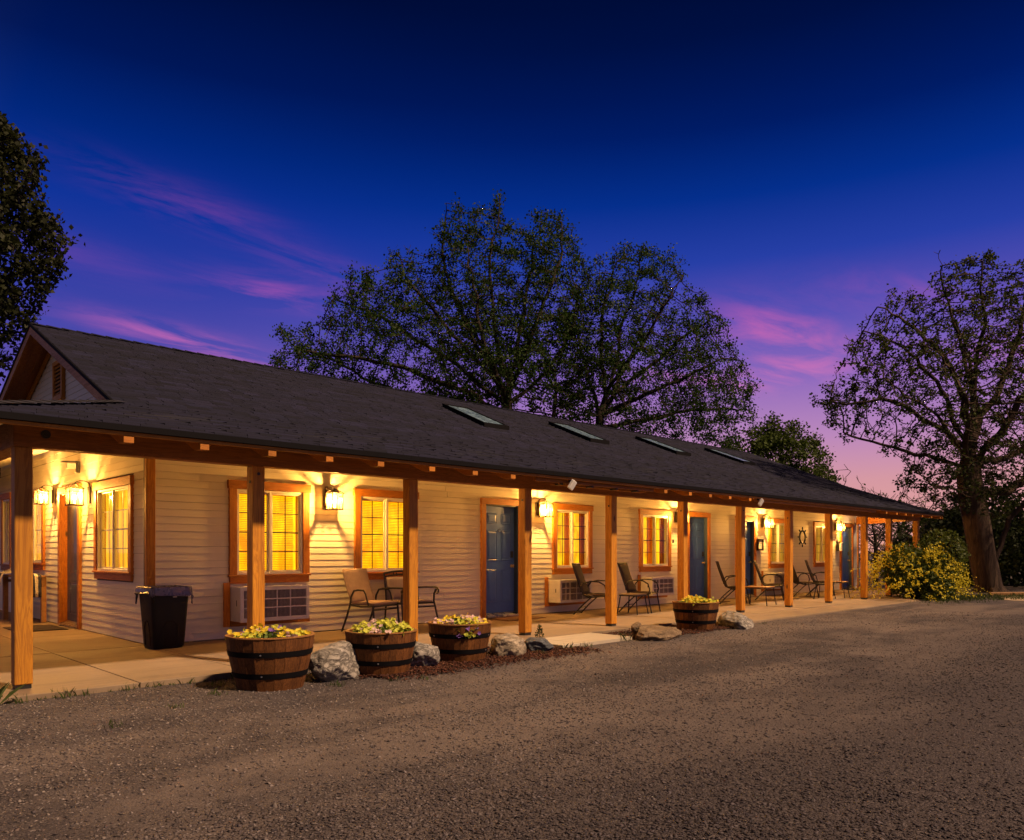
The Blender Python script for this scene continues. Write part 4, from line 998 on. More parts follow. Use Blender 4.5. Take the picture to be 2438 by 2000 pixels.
loop_chair((21.10, 9.82, 0), R(44), 'dark sling chair seen edge on, right of the eighth post')
loop_chair((22.05, 9.72, 0), R(20), 'dark sling chair facing out, left of the ninth post')
side_table((20.55, 8.98, 0), 'small black table left of the ninth post', .20, .42, M['black_metal'])
side_table((21.45, 9.02, 0), 'small wooden topped table right of the ninth post', .24, .45)

# ================================================================ TRASH CAN
def rrect(w, d, r, n=5):
    pts = []
    for cx, cy, a in ((w - r, d - r, 0), (-w + r, d - r, 90), (-w + r, -d + r, 180), (w - r, -d + r, 270)):
        for i in range(n + 1): t = R(a + 90 * i / n); pts.append((cx + r * math.cos(t), cy + r * math.sin(t)))
    return pts
can = empty('trash_can', (3.82, 10.42, 0), R(4)); can.scale = (.95, .9, 1.17); tag(can, 'black plastic trash can with a bag liner folded over its rim', 'trash can')
lev = [(0, .205, .185), (.03, .215, .195), (.55, .255, .232), (.62, .262, .238), (.66, .27, .245), (.66, .255, .23), (.5, .24, .22)]
m = MB(); N_ = 24; vs = []
for z, w_, d_ in lev: vs += [(x, y, z) for x, y in rrect(w_, d_, .055)]
k = len(rrect(1, 1, .1)); fs = [(i * k + j, i * k + (j + 1) % k, (i + 1) * k + (j + 1) % k, (i + 1) * k + j) for i in range(len(lev) - 1) for j in range(k)] + [tuple(range(k))[::-1]]
m.add(vs, fs).build('body', M['plastic'], can, True)
ap = [(-.10 + .0, -.207, .04)] + [(.10 * math.cos(R(180 - a)), -.207 - .035 * (.21 + .10 * math.sin(R(a))) / .3 * .6, .21 + .10 * math.sin(R(a))) for a in range(0, 181, 15)] + [(.10, -.207, .04)]
ap = [(x, -(.195 + (z - .03) * .0713) - .003, z) for x, _, z in ap]
MB().tube(ap, .006, 6).build('moulded_arch', M['plastic'], can, True)
ap2 = [(-(.215 + (z - .03) * .0772) - .003, x * .8, z) for x, _, z in ap]
MB().tube(ap2, .006, 6).build('moulded_arch', M['plastic'], can, True)
for z, w_ in ((.60, .035), (.572, .028)):
    y = -(.195 + (z - .03) * .0713) - .0025
    mm = MB()
    for i in range(6): mm.box(.05 + w_ * (-1 + 2 * i / 6) , .05 + w_ * (-1 + 2 * (i + .7) / 6), y - .0008, y + .002, z - .006, z + .006)
    mm.build('printed_label', M['paper'], can)
# liner: folded over the rim, uneven hem, creased inside
rr = rrect(.268, .243, .055, 9); kk = len(rr); vs = []; rs = random.Random(4)
rows = [(-.14, .90, .5), (-.05, .93, .35), (-.004, .985, .08), (.014, 1.02, .05), (.006, 1.07, .10), (-.03, 1.10, .35), (-.06, 1.10, .7), (-.085, 1.13, 1.0)]
for i, (dz, sc, am) in enumerate(rows):
    for j, (x, y) in enumerate(rr):
        a = j / kk * 2 * math.pi
        n = mnoise.noise(Vector((math.cos(a) * 2.6, math.sin(a) * 2.6, i * .35))); n2 = mnoise.noise(Vector((math.cos(a) * 7, math.sin(a) * 7, i * .9 + 4)))
        s_ = sc + .05 * am * n2 + .04 * n * (i > 3); drop = .06 * am * n * 1.6 + .03 * am * n2
        if i >= 5: drop += -.022 * (i - 4) * abs(math.sin(2 * a)) ** 3; s_ += .012 * math.sin(j * 2.4) * (i - 4)
        vs.append((x * s_, y * s_, .672 + dz + drop))
fs = [(i * kk + j, i * kk + (j + 1) % kk, (i + 1) * kk + (j + 1) % kk, (i + 1) * kk + j) for i in range(len(rows) - 1) for j in range(kk)]
vs.append((0, 0, .50)); fs += [(len(vs) - 1, (j + 1) % kk, j) for j in range(kk)]
MB().add(vs, fs).build('bag_liner', M['bag'], can, True)

# ================================================================ BENCH AND TOWELS AT THE FAR LEFT OF THE PORCH
bench = empty('wooden_bench', (3.47, 16.30, 0), R(-90)); tag(bench, 'rustic wooden bench under the end wall window, heaped with towels', 'bench')
for i in range(3): MB().box(-.55, .70, -.20 + i * .14, -.065 + i * .14, .80, .835).build('seat_board', M['bench_wood'], bench, bevel=.004)
for sx in (-.48, .62):
    for sy in (-.17, .19): MB().box(sx - .04, sx + .04, sy - .04, sy + .04, 0, .799).build('leg', M['bench_wood'], bench, bevel=.005)
    MB().box(sx - .03, sx + .03, -.129, .149, .70, .75).build('rail', M['bench_wood'], bench)
MB().box(-.44, .58, -.02, .03, .20, .26).build('stretcher', M['bench_wood'], bench)
def towel(name, loc, rz, pts, w, label, stripes=7):
    o = empty(name, loc, rz); tag(o, label, 'towel', 'striped towels on the bench')
    n = len(pts)
    for s_ in range(stripes):
        x0, x1 = -w + 2 * w * s_ / stripes, -w + 2 * w * (s_ + 1) / stripes
        vs = []
        for i, (y, z) in enumerate(pts):
            for x in (x0, (x0 + x1) / 2, x1):
                k_ = mnoise.noise(Vector((x * 9, i * .6, 2))) * .02; vs.append((x, y + k_, z + k_ * .4))
        fs = [(i * 3 + j, i * 3 + j + 1, (i + 1) * 3 + j + 1, (i + 1) * 3 + j) for i in range(n - 1) for j in range(2)]
        q = MB().add(vs, fs).build('stripe', M['cloth_navy'] if s_ % 2 else M['cloth_white'], o, True); md = q.modifiers.new('thickness', 'SOLIDIFY'); md.thickness = .012
    return o
towel('hanging_towel', (3.45, 15.76, 0), 0, [(.14, .846), (.0, .856), (-.13, .852), (-.19, .82), (-.205, .68), (-.215, .54), (-.20, .46)], .15, 'striped towel hanging over the near end of the wooden bench', 6)
towel('striped_towel', (3.38, 16.72, 0), R(-90), [(.22, 1.22), (.16, 1.10), (.05, .92), (-.08, .87), (-.19, .86), (-.23, .78), (-.24, .66)], .34, 'navy and white striped towel draped high at the far end of the bench', 9)

# ================================================================ BARREL PLANTERS
def barrel(loc, r1, r0, H, seed, label):
    rs = random.Random(seed)
    o = empty('barrel_planter', loc, rs.uniform(0, 3)); tag(o, label, 'planter', 'half barrel planters')
    n = 26; prof = [(0, r0), (.18, r0 * .35 + r1 * .65 - .0 if False else r0 + (r1 - r0) * .24), (.5, r0 + (r1 - r0) * .60), (.8, r0 + (r1 - r0) * .88), (1, r1)]
    for i in range(n):
        a0 = 2 * math.pi * (i + .012) / n; a1 = 2 * math.pi * (i + .988) / n; am = (a0 + a1) / 2; vs = []; dr = rs.uniform(-.002, .003)
        for t, r in prof:
            for rr in (r + dr, r - .028):
                for a in (a0, a1): vs.append(((rr) * math.cos(a), rr * math.sin(a), t * H + (rs.uniform(-.002, .002) if t == 1 else 0)))
        fs = []
        for k in range(len(prof) - 1):
            b = k * 4; c = b + 4
            fs += [(b, b + 1, c + 1, c), (b + 3, b + 2, c + 2, c + 3), (b + 2, b, c, c + 2), (b + 1, b + 3, c + 3, c + 1)]
        c = (len(prof) - 1) * 4; fs += [(c, c + 1, c + 3, c + 2), (0, 2, 3, 1)]
        MB().add(vs, fs).build('stave', M['barrel'], o)
    rad = lambda z: np.interp(z / H, [p[0] for p in prof], [p[1] for p in prof])
    for z0, hw in ((.30 * H, .026), (.70 * H, .026)):
        MB().lathe([(rad(z0 - hw) + .001, z0 - hw), (rad(z0 - hw) + .006, z0 - hw), (rad(z0 + hw) + .006, z0 + hw), (rad(z0 + hw) + .001, z0 + hw)], 40).build('hoop', M['gutter'], o, True)
    for k in range(3):
        a = -.9 + k * 2.1
        for z0 in (.30 * H, .70 * H):
            MB().lathe([(0, .009), (.008, .006), (.010, 0)], 8).build('rivet', M['nickel'], o, True, loc=((rad(z0) + .006) * math.cos(a), (rad(z0) + .006) * math.sin(a), z0), rot=(0, R(90), a))
    MB().lathe([(r1 - .034, H - .002), (r1 - .030, H + .008), (r1 + .004, H + .008), (r1 + .006, H - .004)], 48).build('rim', M['rim'], o, True)
    vs = []; kx = 14
    m = MB(); m.lathe([(r1 - .031, H - .05), (r1 * .6, H - .045), (r1 * .3, H - .03), (0.001, H - .02)], 24).build('soil', M['soil'], o, True)
    return o
def leaf_cloud(P, size, rng, curl=.25, up=.4, aspect=.5):
    """bent four-sided leaves at points P: verts, quads"""
    n = len(P); d = rng.normal(size=(n, 3)); d[:, 2] = d[:, 2] * .6 + up; d /= np.linalg.norm(d, axis=1)[:, None]
    s_ = np.cross(d, rng.normal(size=(n, 3))); s_ /= np.linalg.norm(s_, axis=1)[:, None] + 1e-9
    L = (size * rng.uniform(.65, 1.35, n))[:, None]; nn = np.cross(d, s_)
    a = P; b = P + d * L * .5 + s_ * L * aspect + nn * L * curl * .5; c = P + d * L; e = P + d * L * .5 - s_ * L * aspect + nn * L * curl * .5
    V = np.stack([a, b, c, e], 1).reshape(-1, 3); F = np.arange(n * 4).reshape(n, 4)
    return V, F
def flowers(loc, r, H, seed, label, cols, lift=.10, spill=None):
    rng = np.random.default_rng(seed); o = empty('flower_planting', loc); tag(o, label, 'flowers', 'spring flowers in the barrels')
    def pts(n, rmax, z0, z1):
        a = rng.uniform(0, 2 * np.pi, n); q = rmax * np.sqrt(rng.uniform(0, 1, n)); mound = z0 + (z1 - z0) * (1 - (q / r) ** 2) * rng.uniform(.4, 1, n) + .02 * np.sin(5 * a)
        return np.stack([q * np.cos(a), q * np.sin(a), H + mound], 1)
    P = pts(1500, r * .92, -.03, lift); V, F = leaf_cloud(P, .045, rng, .3, .6)
    q = np_mesh('foliage', V, F, M['leaf_flower'], o); q['kind'] = 'stuff'
    groups = {}
    cl = [(rng.uniform(0, 2 * np.pi), r * .85 * math.sqrt(rng.uniform(0, 1))) for _ in range(26)]
    names = list(cols); wts = np.array([cols[k] for k in names], float); wts /= wts.sum()
    for a, q_ in cl:
        c = names[rng.choice(len(names), p=wts)]
        base = np.array([q_ * math.cos(a), q_ * math.sin(a), H + lift * (1 - (q_ / r) ** 2) + .02])
        for _ in range(int(rng.integers(13, 22))):
            p = base + rng.normal(size=3) * (.05, .05, .022); groups.setdefault(c, []).append(p)
    if spill:
        for _ in range(34):
            a = spill + rng.normal() * .18; t = rng.uniform(0, 1); rr = r + .03 + .03 * rng.uniform(0, 1); groups.setdefault('petal_lime' if rng.uniform() < .5 else ('petal_violet' if rng.uniform() < .35 else 'leaf_flower'), []).append(np.array([rr * math.cos(a), rr * math.sin(a), H - .11 * t + .02]))
    for c, ps in groups.items():
        V, F = [], []
        for p in ps:
            n = rng.normal(size=3) * .5 + (-.3, -.35, .8); n /= np.linalg.norm(n); u = np.cross(n, (0, 0, 1.)); u /= np.linalg.norm(u) + 1e-9; v = np.cross(n, u); s_ = rng.uniform(.017, .027)
            for k in range(5):
                a = 2 * math.pi * k / 5 + rng.uniform(0, .3); d = u * math.cos(a) + v * math.sin(a); e = -u * math.sin(a) + v * math.cos(a); b = len(V)
                V += [p, p + d * s_ * .6 + e * s_ * .55 + n * .003, p + d * s_ * 1.15 + n * .007, p + d * s_ * .6 - e * s_ * .55 + n * .003]; F.append((b, b + 1, b + 2, b + 3))
        q = np_mesh('blossoms', V, F, M[c], o); q['kind'] = 'stuff'
    return o
BAR = [((3.57, 7.0, -.065), .415, .305, .51, 'half barrel planter nearest the camera, full of yellow flowers'),
       ((4.86, 7.0, -.06), .385, .295, .455, 'half barrel planter between the pale boulder and the small boulder'),
       ((6.10, 7.14, -.06), .385, .295, .455, 'half barrel planter with flowers spilling over its front rim'),
       ((11.34, 7.16, -.045), .385, .295, .455, 'half barrel planter standing alone beside the flat brown rock')]
FC = [({'petal_yellow': 5, 'petal_lime': 3, 'petal_violet': 1.2, 'petal_pink': .6}, .07, None, 'yellow pansies with violet ones at the edges, in the nearest barrel'),
      ({'petal_lime': 6, 'petal_pink': 1.6}, .12, None, 'lime yellow mound with pale pink flowers, in the second barrel'),
      ({'petal_yellow': 3, 'petal_lime': 2, 'petal_pink': 3}, .08, R(-115), 'yellow and pink flowers trailing over the rim of the third barrel'),
      ({'petal_yellow': 4, 'petal_lime': 4}, .09, None, 'yellow flowers in the far barrel by the flat rock')]
for i, ((loc, r1, r0, H, lb), (cs, lf, sp, fl)) in enumerate(zip(BAR, FC)):
    barrel(loc, r1, r0, H, i + 3, lb); flowers((loc[0], loc[1], loc[2] - .055), r1 - .06, H, 20 + i, fl, cs, lf, sp)

# ================================================================ BOULDERS
def boulder(loc, size, rz, mat_, seed, label, flat=0.0, facets=9):
    bm = bmesh.new(); bmesh.ops.create_icosphere(bm, subdivisions=5, radius=1)
    rs = random.Random(seed); cuts = []
    for _ in range(facets):
        n = Vector((rs.gauss(0, 1), rs.gauss(0, 1), rs.gauss(.1, .8))).normalized(); cuts.append((n, rs.uniform(.62, .88)))
    if flat: cuts.append((Vector((.05, -.05, 1)).normalized(), flat))
    for v in bm.verts:
        p = v.co.copy()
        for n, d in cuts:
            k = p.dot(n)
            if k > d: p -= n * (k - d) * .93
        q = p * 1.7 + Vector((seed, 0, 0))
        p += p.normalized() * (mnoise.noise(q) * .10 + mnoise.noise(q * 2.3) * .06 + mnoise.noise(q * 6) * .028 - abs(mnoise.noise(q * 3.1)) * .07)
        v.co = Vector((p.x * size[0], p.y * size[1], p.z * size[2]))
    me = bpy.data.meshes.new('boulder'); bm.to_mesh(me); bm.free(); me.polygons.foreach_set('use_smooth', [True] * len(me.polygons))
    o = link('boulder', me, mat_, None, loc, (0, 0, rz)); tag(o, label, 'rock', 'rocks along the porch edge'); return o
boulder((4.30, 7.02, .085), (.38, .27, .245), R(35), M['rock_grey'], 3, 'pale cracked grey boulder between the two nearest barrels')
boulder((5.44, 7.02, .06), (.22, .20, .19), R(10), M['rock_grey'], 8, 'small round pale boulder left of the spilling flower barrel')
boulder((6.83, 7.05, .045), (.33, .23, .20), R(50), M['rock_tan'], 5, 'tan wedge shaped boulder right of the spilling flower barrel', 0, 7)
boulder((7.42, 7.06, .0), (.33, .23, .135), R(40), M['rock_slate'], 12, 'blue grey slate rock at the foot of the fourth post', .8, 7)
boulder((9.98, 6.98, .0), (.80, .36, .15), R(26), M['rock_flat'], 15, 'flat brown sandstone slab left of the lone barrel', .55, 5)
boulder((9.95, 7.36, .06), (.16, .08, .10), R(20), M['rock_flat'], 21, 'small brown rock lying behind the flat sandstone slab', 0, 8)
boulder((12.25, 6.92, .03), (.62, .31, .215), R(38), M['rock_grey'], 27, 'long pale lumpy boulder right of the lone barrel', 0, 11)

# ================================================================ GRAVEL STONES, MULCH, WEEDS
def stones(name, X, Y, Z, Sx, rng, mat_, pal, kind_label, flatz=.6, mul=None):
    base = np.array([(1, 0, 0), (-.9, .15, 0), (.1, 1, .1), (-.1, -1, -.1), (.1, .1, .8), (0, -.1, -.8)], float)
    tri = np.array([(0, 2, 4), (2, 1, 4), (1, 3, 4), (3, 0, 4), (2, 0, 5), (1, 2, 5), (3, 1, 5), (0, 3, 5)])
    n = len(X); b = base[None] * rng.uniform(.6, 1.25, (n, 6, 1)); b *= np.stack([rng.uniform(.8, 1.3, n), rng.uniform(.6, 1.0, n), rng.uniform(.4, .9, n) * flatz], 1)[:, None, :]
    b *= Sx[:, None, None]
    a = rng.uniform(0, 2 * np.pi, n); ca, sa = np.cos(a), np.sin(a); tl = rng.normal(0, .35, n)
    x = b[..., 0] * ca[:, None] - b[..., 1] * sa[:, None]; y = b[..., 0] * sa[:, None] + b[..., 1] * ca[:, None]; z = b[..., 2] + b[..., 0] * tl[:, None]
    V = np.stack([x + X[:, None], y + Y[:, None], z + Z[:, None]], 2).reshape(-1, 3)
    F = (tri[None] + (np.arange(n) * 6)[:, None, None]).reshape(-1, 3)
    pal = np.array(pal); c = pal[rng.integers(0, len(pal), n)] * rng.uniform(.7, 1.3, (n, 1)); c = c if mul is None else c * mul; C = np.repeat(c, 6, 0)
    o = np_mesh(name, V, F, mat_, None, C); tag(o, kind_label, kind='stuff'); return o
rng = np.random.default_rng(5)
n = 240000
d = np.exp(rng.uniform(math.log(1.9), math.log(19), n)); az = rng.uniform(R(-46), R(46), n)
ang = TH - az; X = d * np.cos(ang); Y = d * np.sin(ang)
lane = np.array([.5 + .5 * mnoise.noise(Vector((x * .25, y * .9 + 3, 1))) for x, y in zip(X[::1], Y[::1])])
keep = (rng.uniform(0, 1, n) < np.clip(1.6 * (1 - lane) - .10, .18, 1)) & ~on_slab(X, Y)
X, Y, d = X[keep], Y[keep], d[keep]
Zg = np.array([gz(x, y) for x, y in zip(X, Y)])
Sx = rng.gamma(3.0, .0026, len(X)) + .0035 + d * .00022
stones('gravel_stones', X, Y, Zg + Sx * .12, np.minimum(Sx * .85, .0175), rng, M['stone_bits'], [(.088, .072, .078), (.11, .090, .092), (.14, .114, .11), (.066, .056, .064), (.21, .178, .175), (.12, .092, .086), (.20, .17, .16)], 'loose gravel stones scattered over the yard', .45, mul=np.clip(.40 + .75 * (Y - .06 * X - 1.9) / 3.0, .40, 1.15)[:, None] ** np.array([1.0, 1.0, .8]))  # mul darkens stones toward the camera, a vignette painted into their tint
# mulch round the barrels and rocks
n = 4200; X = rng.uniform(4.6, 8.0, n); Y = 6.72 + rng.normal(0, .18, n) + .02 * (X - 5); k = (Y < 7.75) & (Y > 6.2); X, Y = X[k], Y[k]
n2 = 3800; X = np.concatenate([X, rng.uniform(9.35, 12.4, n2)]); Y = np.concatenate([Y, rng.uniform(6.72, 7.74, n2)])
n2 = 3800; X = np.concatenate([X, rng.uniform(4.4, 7.7, n2)]); Y = np.concatenate([Y, rng.uniform(6.75, 7.72, n2)])
n3 = 0; X = np.concatenate([X, rng.normal(3.25, .25, n3)]); Y = np.concatenate([Y, rng.normal(7.05, .22, n3)])
k = ~on_slab(X, Y); X, Y = X[k], Y[k]
Zg = np.array([gz(x, y) for x, y in zip(X, Y)])
stones('mulch_chips', X, Y, Zg + .008 + rng.uniform(0, .02, len(X)), rng.uniform(.010, .028, len(X)), rng, M['mulch'], [(.075, .022, .014), (.11, .035, .02), (.05, .018, .013), (.14, .06, .035)], 'reddish bark mulch round the barrels', .35)
def tuft(cx, cy, n, h, r, rng):
    V, F = [], []
    for _ in range(n):
        a = rng.uniform(0, 2 * np.pi); q = r * math.sqrt(rng.uniform()); x, y = cx + q * math.cos(a), cy + q * math.sin(a); z = gz(x, y) - .01
        hh = h * rng.uniform(.4, 1.1); lean = rng.normal(size=2) * .35 * hh; wd = np.array([math.cos(a + 1.3), math.sin(a + 1.3)]) * .004; b = len(V)
        V += [(x - wd[0], y - wd[1], z), (x + wd[0], y + wd[1], z), (x + wd[0] + lean[0] * .4, y + wd[1] + lean[1] * .4, z + hh * .6), (x + lean[0], y + lean[1], z + hh)]
        F.append((b, b + 1, b + 2, b + 3))
    return V, F
V, F = [], []
spots = [(1.35, 7.70, .15, 70), (1.62, 7.74, .06, 25), (1.95, 7.74, .07, 30), (2.15, 7.72, .05, 20), (2.5, 7.73, .05, 30), (2.75, 7.74, .045, 22), (3.05, 7.72, .05, 20), (3.55, 7.62, .06, 40), (3.2, 7.4, .05, 30), (2.5, 6.6, .04, 25), (3.0, 6.9, .05, 25), (4.05, 6.6, .05, 30), (4.65, 6.5, .04, 25), (7.15, 6.78, .05, 40), (7.75, 6.85, .07, 30), (8.2, 6.88, .06, 16), (9.1, 6.9, .10, 18), (9.4, 6.9, .06, 16), (1.9, 6.2, .04, 20), (4.9, 6.3, .04, 18), (12.9, 6.75, .05, 16)]
for x, y, h, k in spots:
    v, f = tuft(x, y, k, h * 1.5, .07 + h * .4, rng); b = len(V); V += v; F += [tuple(i + b for i in q) for q in f]
for _ in range(160):
    x = rng.uniform(1.25, 5.8); v, f = tuft(x, 7.75 + rng.normal(0, .03), 4, .04, .03, rng); b = len(V); V += v; F += [tuple(i + b for i in q) for q in f]
tag(np_mesh('grass', V, F, M['grass'], None), 'thin weeds and grass along the slab edge', kind='stuff')
# little upright weed by the slate rock
rw = np.random.default_rng(3); wp = empty('weed_plant', (7.93, 7.55, -.02)); tag(wp, 'small dark upright weed growing beside the fourth post', 'plant')
z = rw.uniform(0, 1, 260); a = rw.uniform(0, 2 * np.pi, 260); q = .07 * (1 - z) + .008
V, F = leaf_cloud(np.stack([q * np.cos(a), q * np.sin(a), z * .24], 1), .03, rw, .2, .5, .25); qq = np_mesh('foliage', V, F, M['leaf_bush'], wp); qq['kind'] = 'stuff'
MB().tube([(0, 0, 0), (.004, 0, .12), (0, .003, .25)], [.006, .005, .002], 6).build('stem', M['bark'], wp)

# ================================================================ TREES
CH, SH = math.cos(TH), math.sin(TH)
def at(u, v, d):
    """a point seen at (u, v) of the 2438 x 2000 photograph, d metres out along the view axis"""
    r = (u - 1219) / 1840 * d
    return np.array([d * CH + r * SH, d * SH - r * CH, 1.24 + (1316 - v) / 1840 * d])
def inside(poly, P):
    x, y = P[:, 0], P[:, 1]; c = np.zeros(len(P), bool); n = len(poly)
    for i in range(n):
        x1, y1 = poly[i]; x2, y2 = poly[(i + 1) % n]
        with np.errstate(divide='ignore', invalid='ignore'):
            c ^= ((y1 > y) != (y2 > y)) & (x < (x2 - x1) * (y - y1) / (y2 - y1) + x1)
    return c
def edge_dist(poly, P):
    best = np.full(len(P), 1e9); n = len(poly)
    for i in range(n):
        a = np.array(poly[i], float); b = np.array(poly[(i + 1) % n], float); ab = b - a
        t = np.clip(((P - a) @ ab) / (ab @ ab), 0, 1); best = np.minimum(best, np.linalg.norm(P - (a + t[:, None] * ab), axis=1))
    return best
def jag(poly, amp, rng):
    out = []
    for i, (a, b) in enumerate(poly):
        c, d = poly[(i + 1) % len(poly)]; out.append((a, b)); k = max(1, int(math.hypot(c - a, d - b) / 26)); nx, ny = d - b, a - c; L = math.hypot(nx, ny) + 1e-6
        for j in range(1, k + 1):
            t = j / (k + 1); o_ = rng.normal() * amp; out.append((a + (c - a) * t + nx / L * o_, b + (d - b) * t + ny / L * o_))
    return out
def crown_points(poly, d0, n, depth, rng):
    """attraction points filling a rounded crown of real depth; its outline seen from the yard is the polygon (in 2116 px units)"""
    poly = [(a * 1.1522, b * 1.1522) for a, b in poly]; p = np.array(poly); lo, hi = p.min(0), p.max(0); out = []
    tot = 0
    while tot < n:
        q = rng.uniform(lo, hi, (n * 2, 2)); q = q[inside(poly, q)]; e = edge_dist(poly, q); dm = np.sqrt(np.clip(e / (.35 * min(hi - lo)), .02, 1)) * depth
        dd = d0 + rng.uniform(-1, 1, len(q)) * dm
        r = (q[:, 0] - 1219) / 1840 * d0; z = 1.24 + (1316 - q[:, 1]) / 1840 * d0
        k = dd / d0; out.append(np.stack([dd * CH + r * k * SH, dd * SH - r * k * CH, 1.24 + (z - 1.24) * k], 1)); tot += len(q)
    return np.concatenate(out)[:n]
def grow(A, chains, D, di, dk, iters, rng, up=.05):
    """space colonisation: nodes reach for the points A"""
    pos, par = [], []
    for ch in chains:
        prev = ch[0]      # index on the first chain
        for p in ch[1]:
            pos.append(np.array(p, float)); par.append(prev); prev = len(pos) - 1
    pos = [p for p in pos]; P = np.array(pos); par = list(par)
    near = np.zeros(len(A), int); nd = np.full(len(A), 1e9)
    def update(i0, Pn):
        for s0 in range(0, len(Pn), 64):
            blk = Pn[s0:s0 + 64]; dist = np.linalg.norm(A[:, None, :] - blk[None], axis=2); j = dist.argmin(1); m = dist[np.arange(len(A)), j]; b = m < nd
            nd[b] = m[b]; near[b] = i0 + s0 + j[b]
    update(0, P); kids = {}
    for it in range(iters):
        act = nd < di
        if not act.any(): break
        Aa, na = A[act], near[act]; dv = Aa - P[na]; dv /= np.linalg.norm(dv, axis=1)[:, None] + 1e-9
        acc = np.zeros_like(P); np.add.at(acc, na, dv); cnt = np.bincount(na, minlength=len(P)); idx = np.nonzero(cnt)[0]
        new = []; npar = []
        for i in idx:
            v = acc[i] / (np.linalg.norm(acc[i]) + 1e-9) + rng.normal(size=3) * .10 + (0, 0, up); v /= np.linalg.norm(v)
            q = P[i] + v * D; kk = kids.setdefault(i, [])
            if len(kk) > 2 or any(np.linalg.norm(q - o_) < D * .35 for o_ in kk): continue
            kk.append(q); new.append(q); npar.append(i)
        if not new: break
        new = np.array(new); i0 = len(P); P = np.concatenate([P, new]); par += npar
        update(i0, new)
        alive = nd > dk; A = A[alive]; near = near[alive]; nd = nd[alive]
        if not len(A): break
    return P, np.array(par)
def tree_mesh(P, par, r_tip, expo, boost=0.0):
    n = len(P); load = np.zeros(n); ch = np.zeros(n, int)
    for i in range(n):
        if par[i] >= 0: ch[par[i]] += 1
    load[ch == 0] = r_tip ** expo
    for i in range(n - 1, -1, -1):
        if par[i] >= 0: load[par[i]] += load[i]
    rad = load ** (1 / expo)
    rad = rad * (1 + boost * np.clip((rad - .10) / .15, 0, 1))
    i = np.nonzero(par >= 0)[0]; a, b = P[par[i]], P[i]; ra, rb = np.minimum(rad[par[i]], rad[i] * 1.5), rad[i]
    d = b - a; L = np.linalg.norm(d, axis=1); d /= L[:, None] + 1e-9
    ref = np.where(np.abs(d[:, 2:3]) < .9, np.array([[0, 0, 1.]]), np.array([[1., 0, 0]])); s_ = np.cross(d, ref); s_ /= np.linalg.norm(s_, axis=1)[:, None]; t = np.cross(s_, d)
    outV, outF = [], []; base = 0
    for big, k in ((False, 3), (True, 9)):
        m = (rb > .05) == big
        if not m.any(): continue
        an = np.arange(k) * 2 * np.pi / k; cs, sn = np.cos(an), np.sin(an)
        off = s_[m][:, None, :] * cs[None, :, None] + t[m][:, None, :] * sn[None, :, None]
        va = a[m][:, None, :] - d[m][:, None, :] * (ra[m] * .25)[:, None, None] + off * ra[m][:, None, None]; vb = b[m][:, None, :] + off * rb[m][:, None, None]
        v = np.concatenate([va, vb], 1).reshape(-1, 3); q = np.arange(m.sum()) * 2 * k + base
        j = np.arange(k); f = np.stack([q[:, None] + j, q[:, None] + (j + 1) % k, q[:, None] + k + (j + 1) % k, q[:, None] + k + j], 2).reshape(-1, 4)
        outV.append(v); outF.append(f); base += len(v)
    return np.concatenate(outV), np.concatenate(outF), rad, ch
def make_tree(name, base, label, A, chains, D, di, dk, iters, seed, r_tip, expo, leaf_mat, bark_mat, leaf_n, leaf_size, spread, rleaf=.022, twigs=3, aspect=.55, twig_len=.35, boost=0.0, group='trees round the motel'):
    rng = np.random.default_rng(seed); P, par = grow(A, chains, D, di, dk, iters, rng)
    n0 = len(P); chn = np.zeros(n0, int); np.add.at(chn, par[par >= 0], 1)
    tips = np.nonzero(chn == 0)[0]
    if twigs:
        ti = np.repeat(tips, twigs); dv = P[ti] - P[par[ti]]; dv /= np.linalg.norm(dv, axis=1)[:, None] + 1e-9; dv = dv + rng.normal(size=dv.shape) * .75 + (0, 0, .15); dv /= np.linalg.norm(dv, axis=1)[:, None]
        P = np.concatenate([P, P[ti] + dv * (twig_len * rng.uniform(.5, 1.2, len(ti)))[:, None]]); par = np.concatenate([par, ti])
    V, F, rad, ch = tree_mesh(P, par, r_tip, expo, boost)
    o = empty(name, tuple(base)); tag(o, label, 'tree', group); b = np.array(base)
    np_mesh('trunk', V - b, F, bark_mat, o, smooth=True)
    thin = np.nonzero((rad < rleaf) & (par >= 0))[0]; per = 9
    dens = np.array([.5 + .5 * mnoise.noise(Vector(P[i] * .45) + Vector((seed, 0, 0))) for i in thin]); dens = np.clip(dens * 1.9 - .35, .06, 1.5); dens /= dens.sum()
    src = np.repeat(rng.choice(thin, leaf_n // per, p=dens), per); leaf_n = len(src); t = rng.uniform(0, 1, leaf_n)[:, None]
    LP = P[src] * t + P[par[src]] * (1 - t) + rng.normal(size=(leaf_n, 3)) * spread
    V, F = leaf_cloud(LP, leaf_size, rng, .25, -.1, aspect); q = np_mesh('crown', V - b, F, leaf_mat, o); q['kind'] = 'stuff'
    return o
rng = np.random.default_rng(21)
gnd = lambda u, d: at(u, 1316, d) * (1, 1, 0) + (0, 0, G0)
def stem(u0, pts, d):
    """trunk polyline: base on the ground then points (u, v, dd) in 2116 px units"""
    P = [gnd(u0 * 1.1522, d)] + [at(u * 1.1522, v * 1.1522, d + dd) for u, v, dd in pts]; out = [P[0]]
    for a, b in zip(P, P[1:]):
        k = max(1, int(np.linalg.norm(b - a) / .5)); out += [a + (b - a) * (i + 1) / k for i in range(k)]
    return out
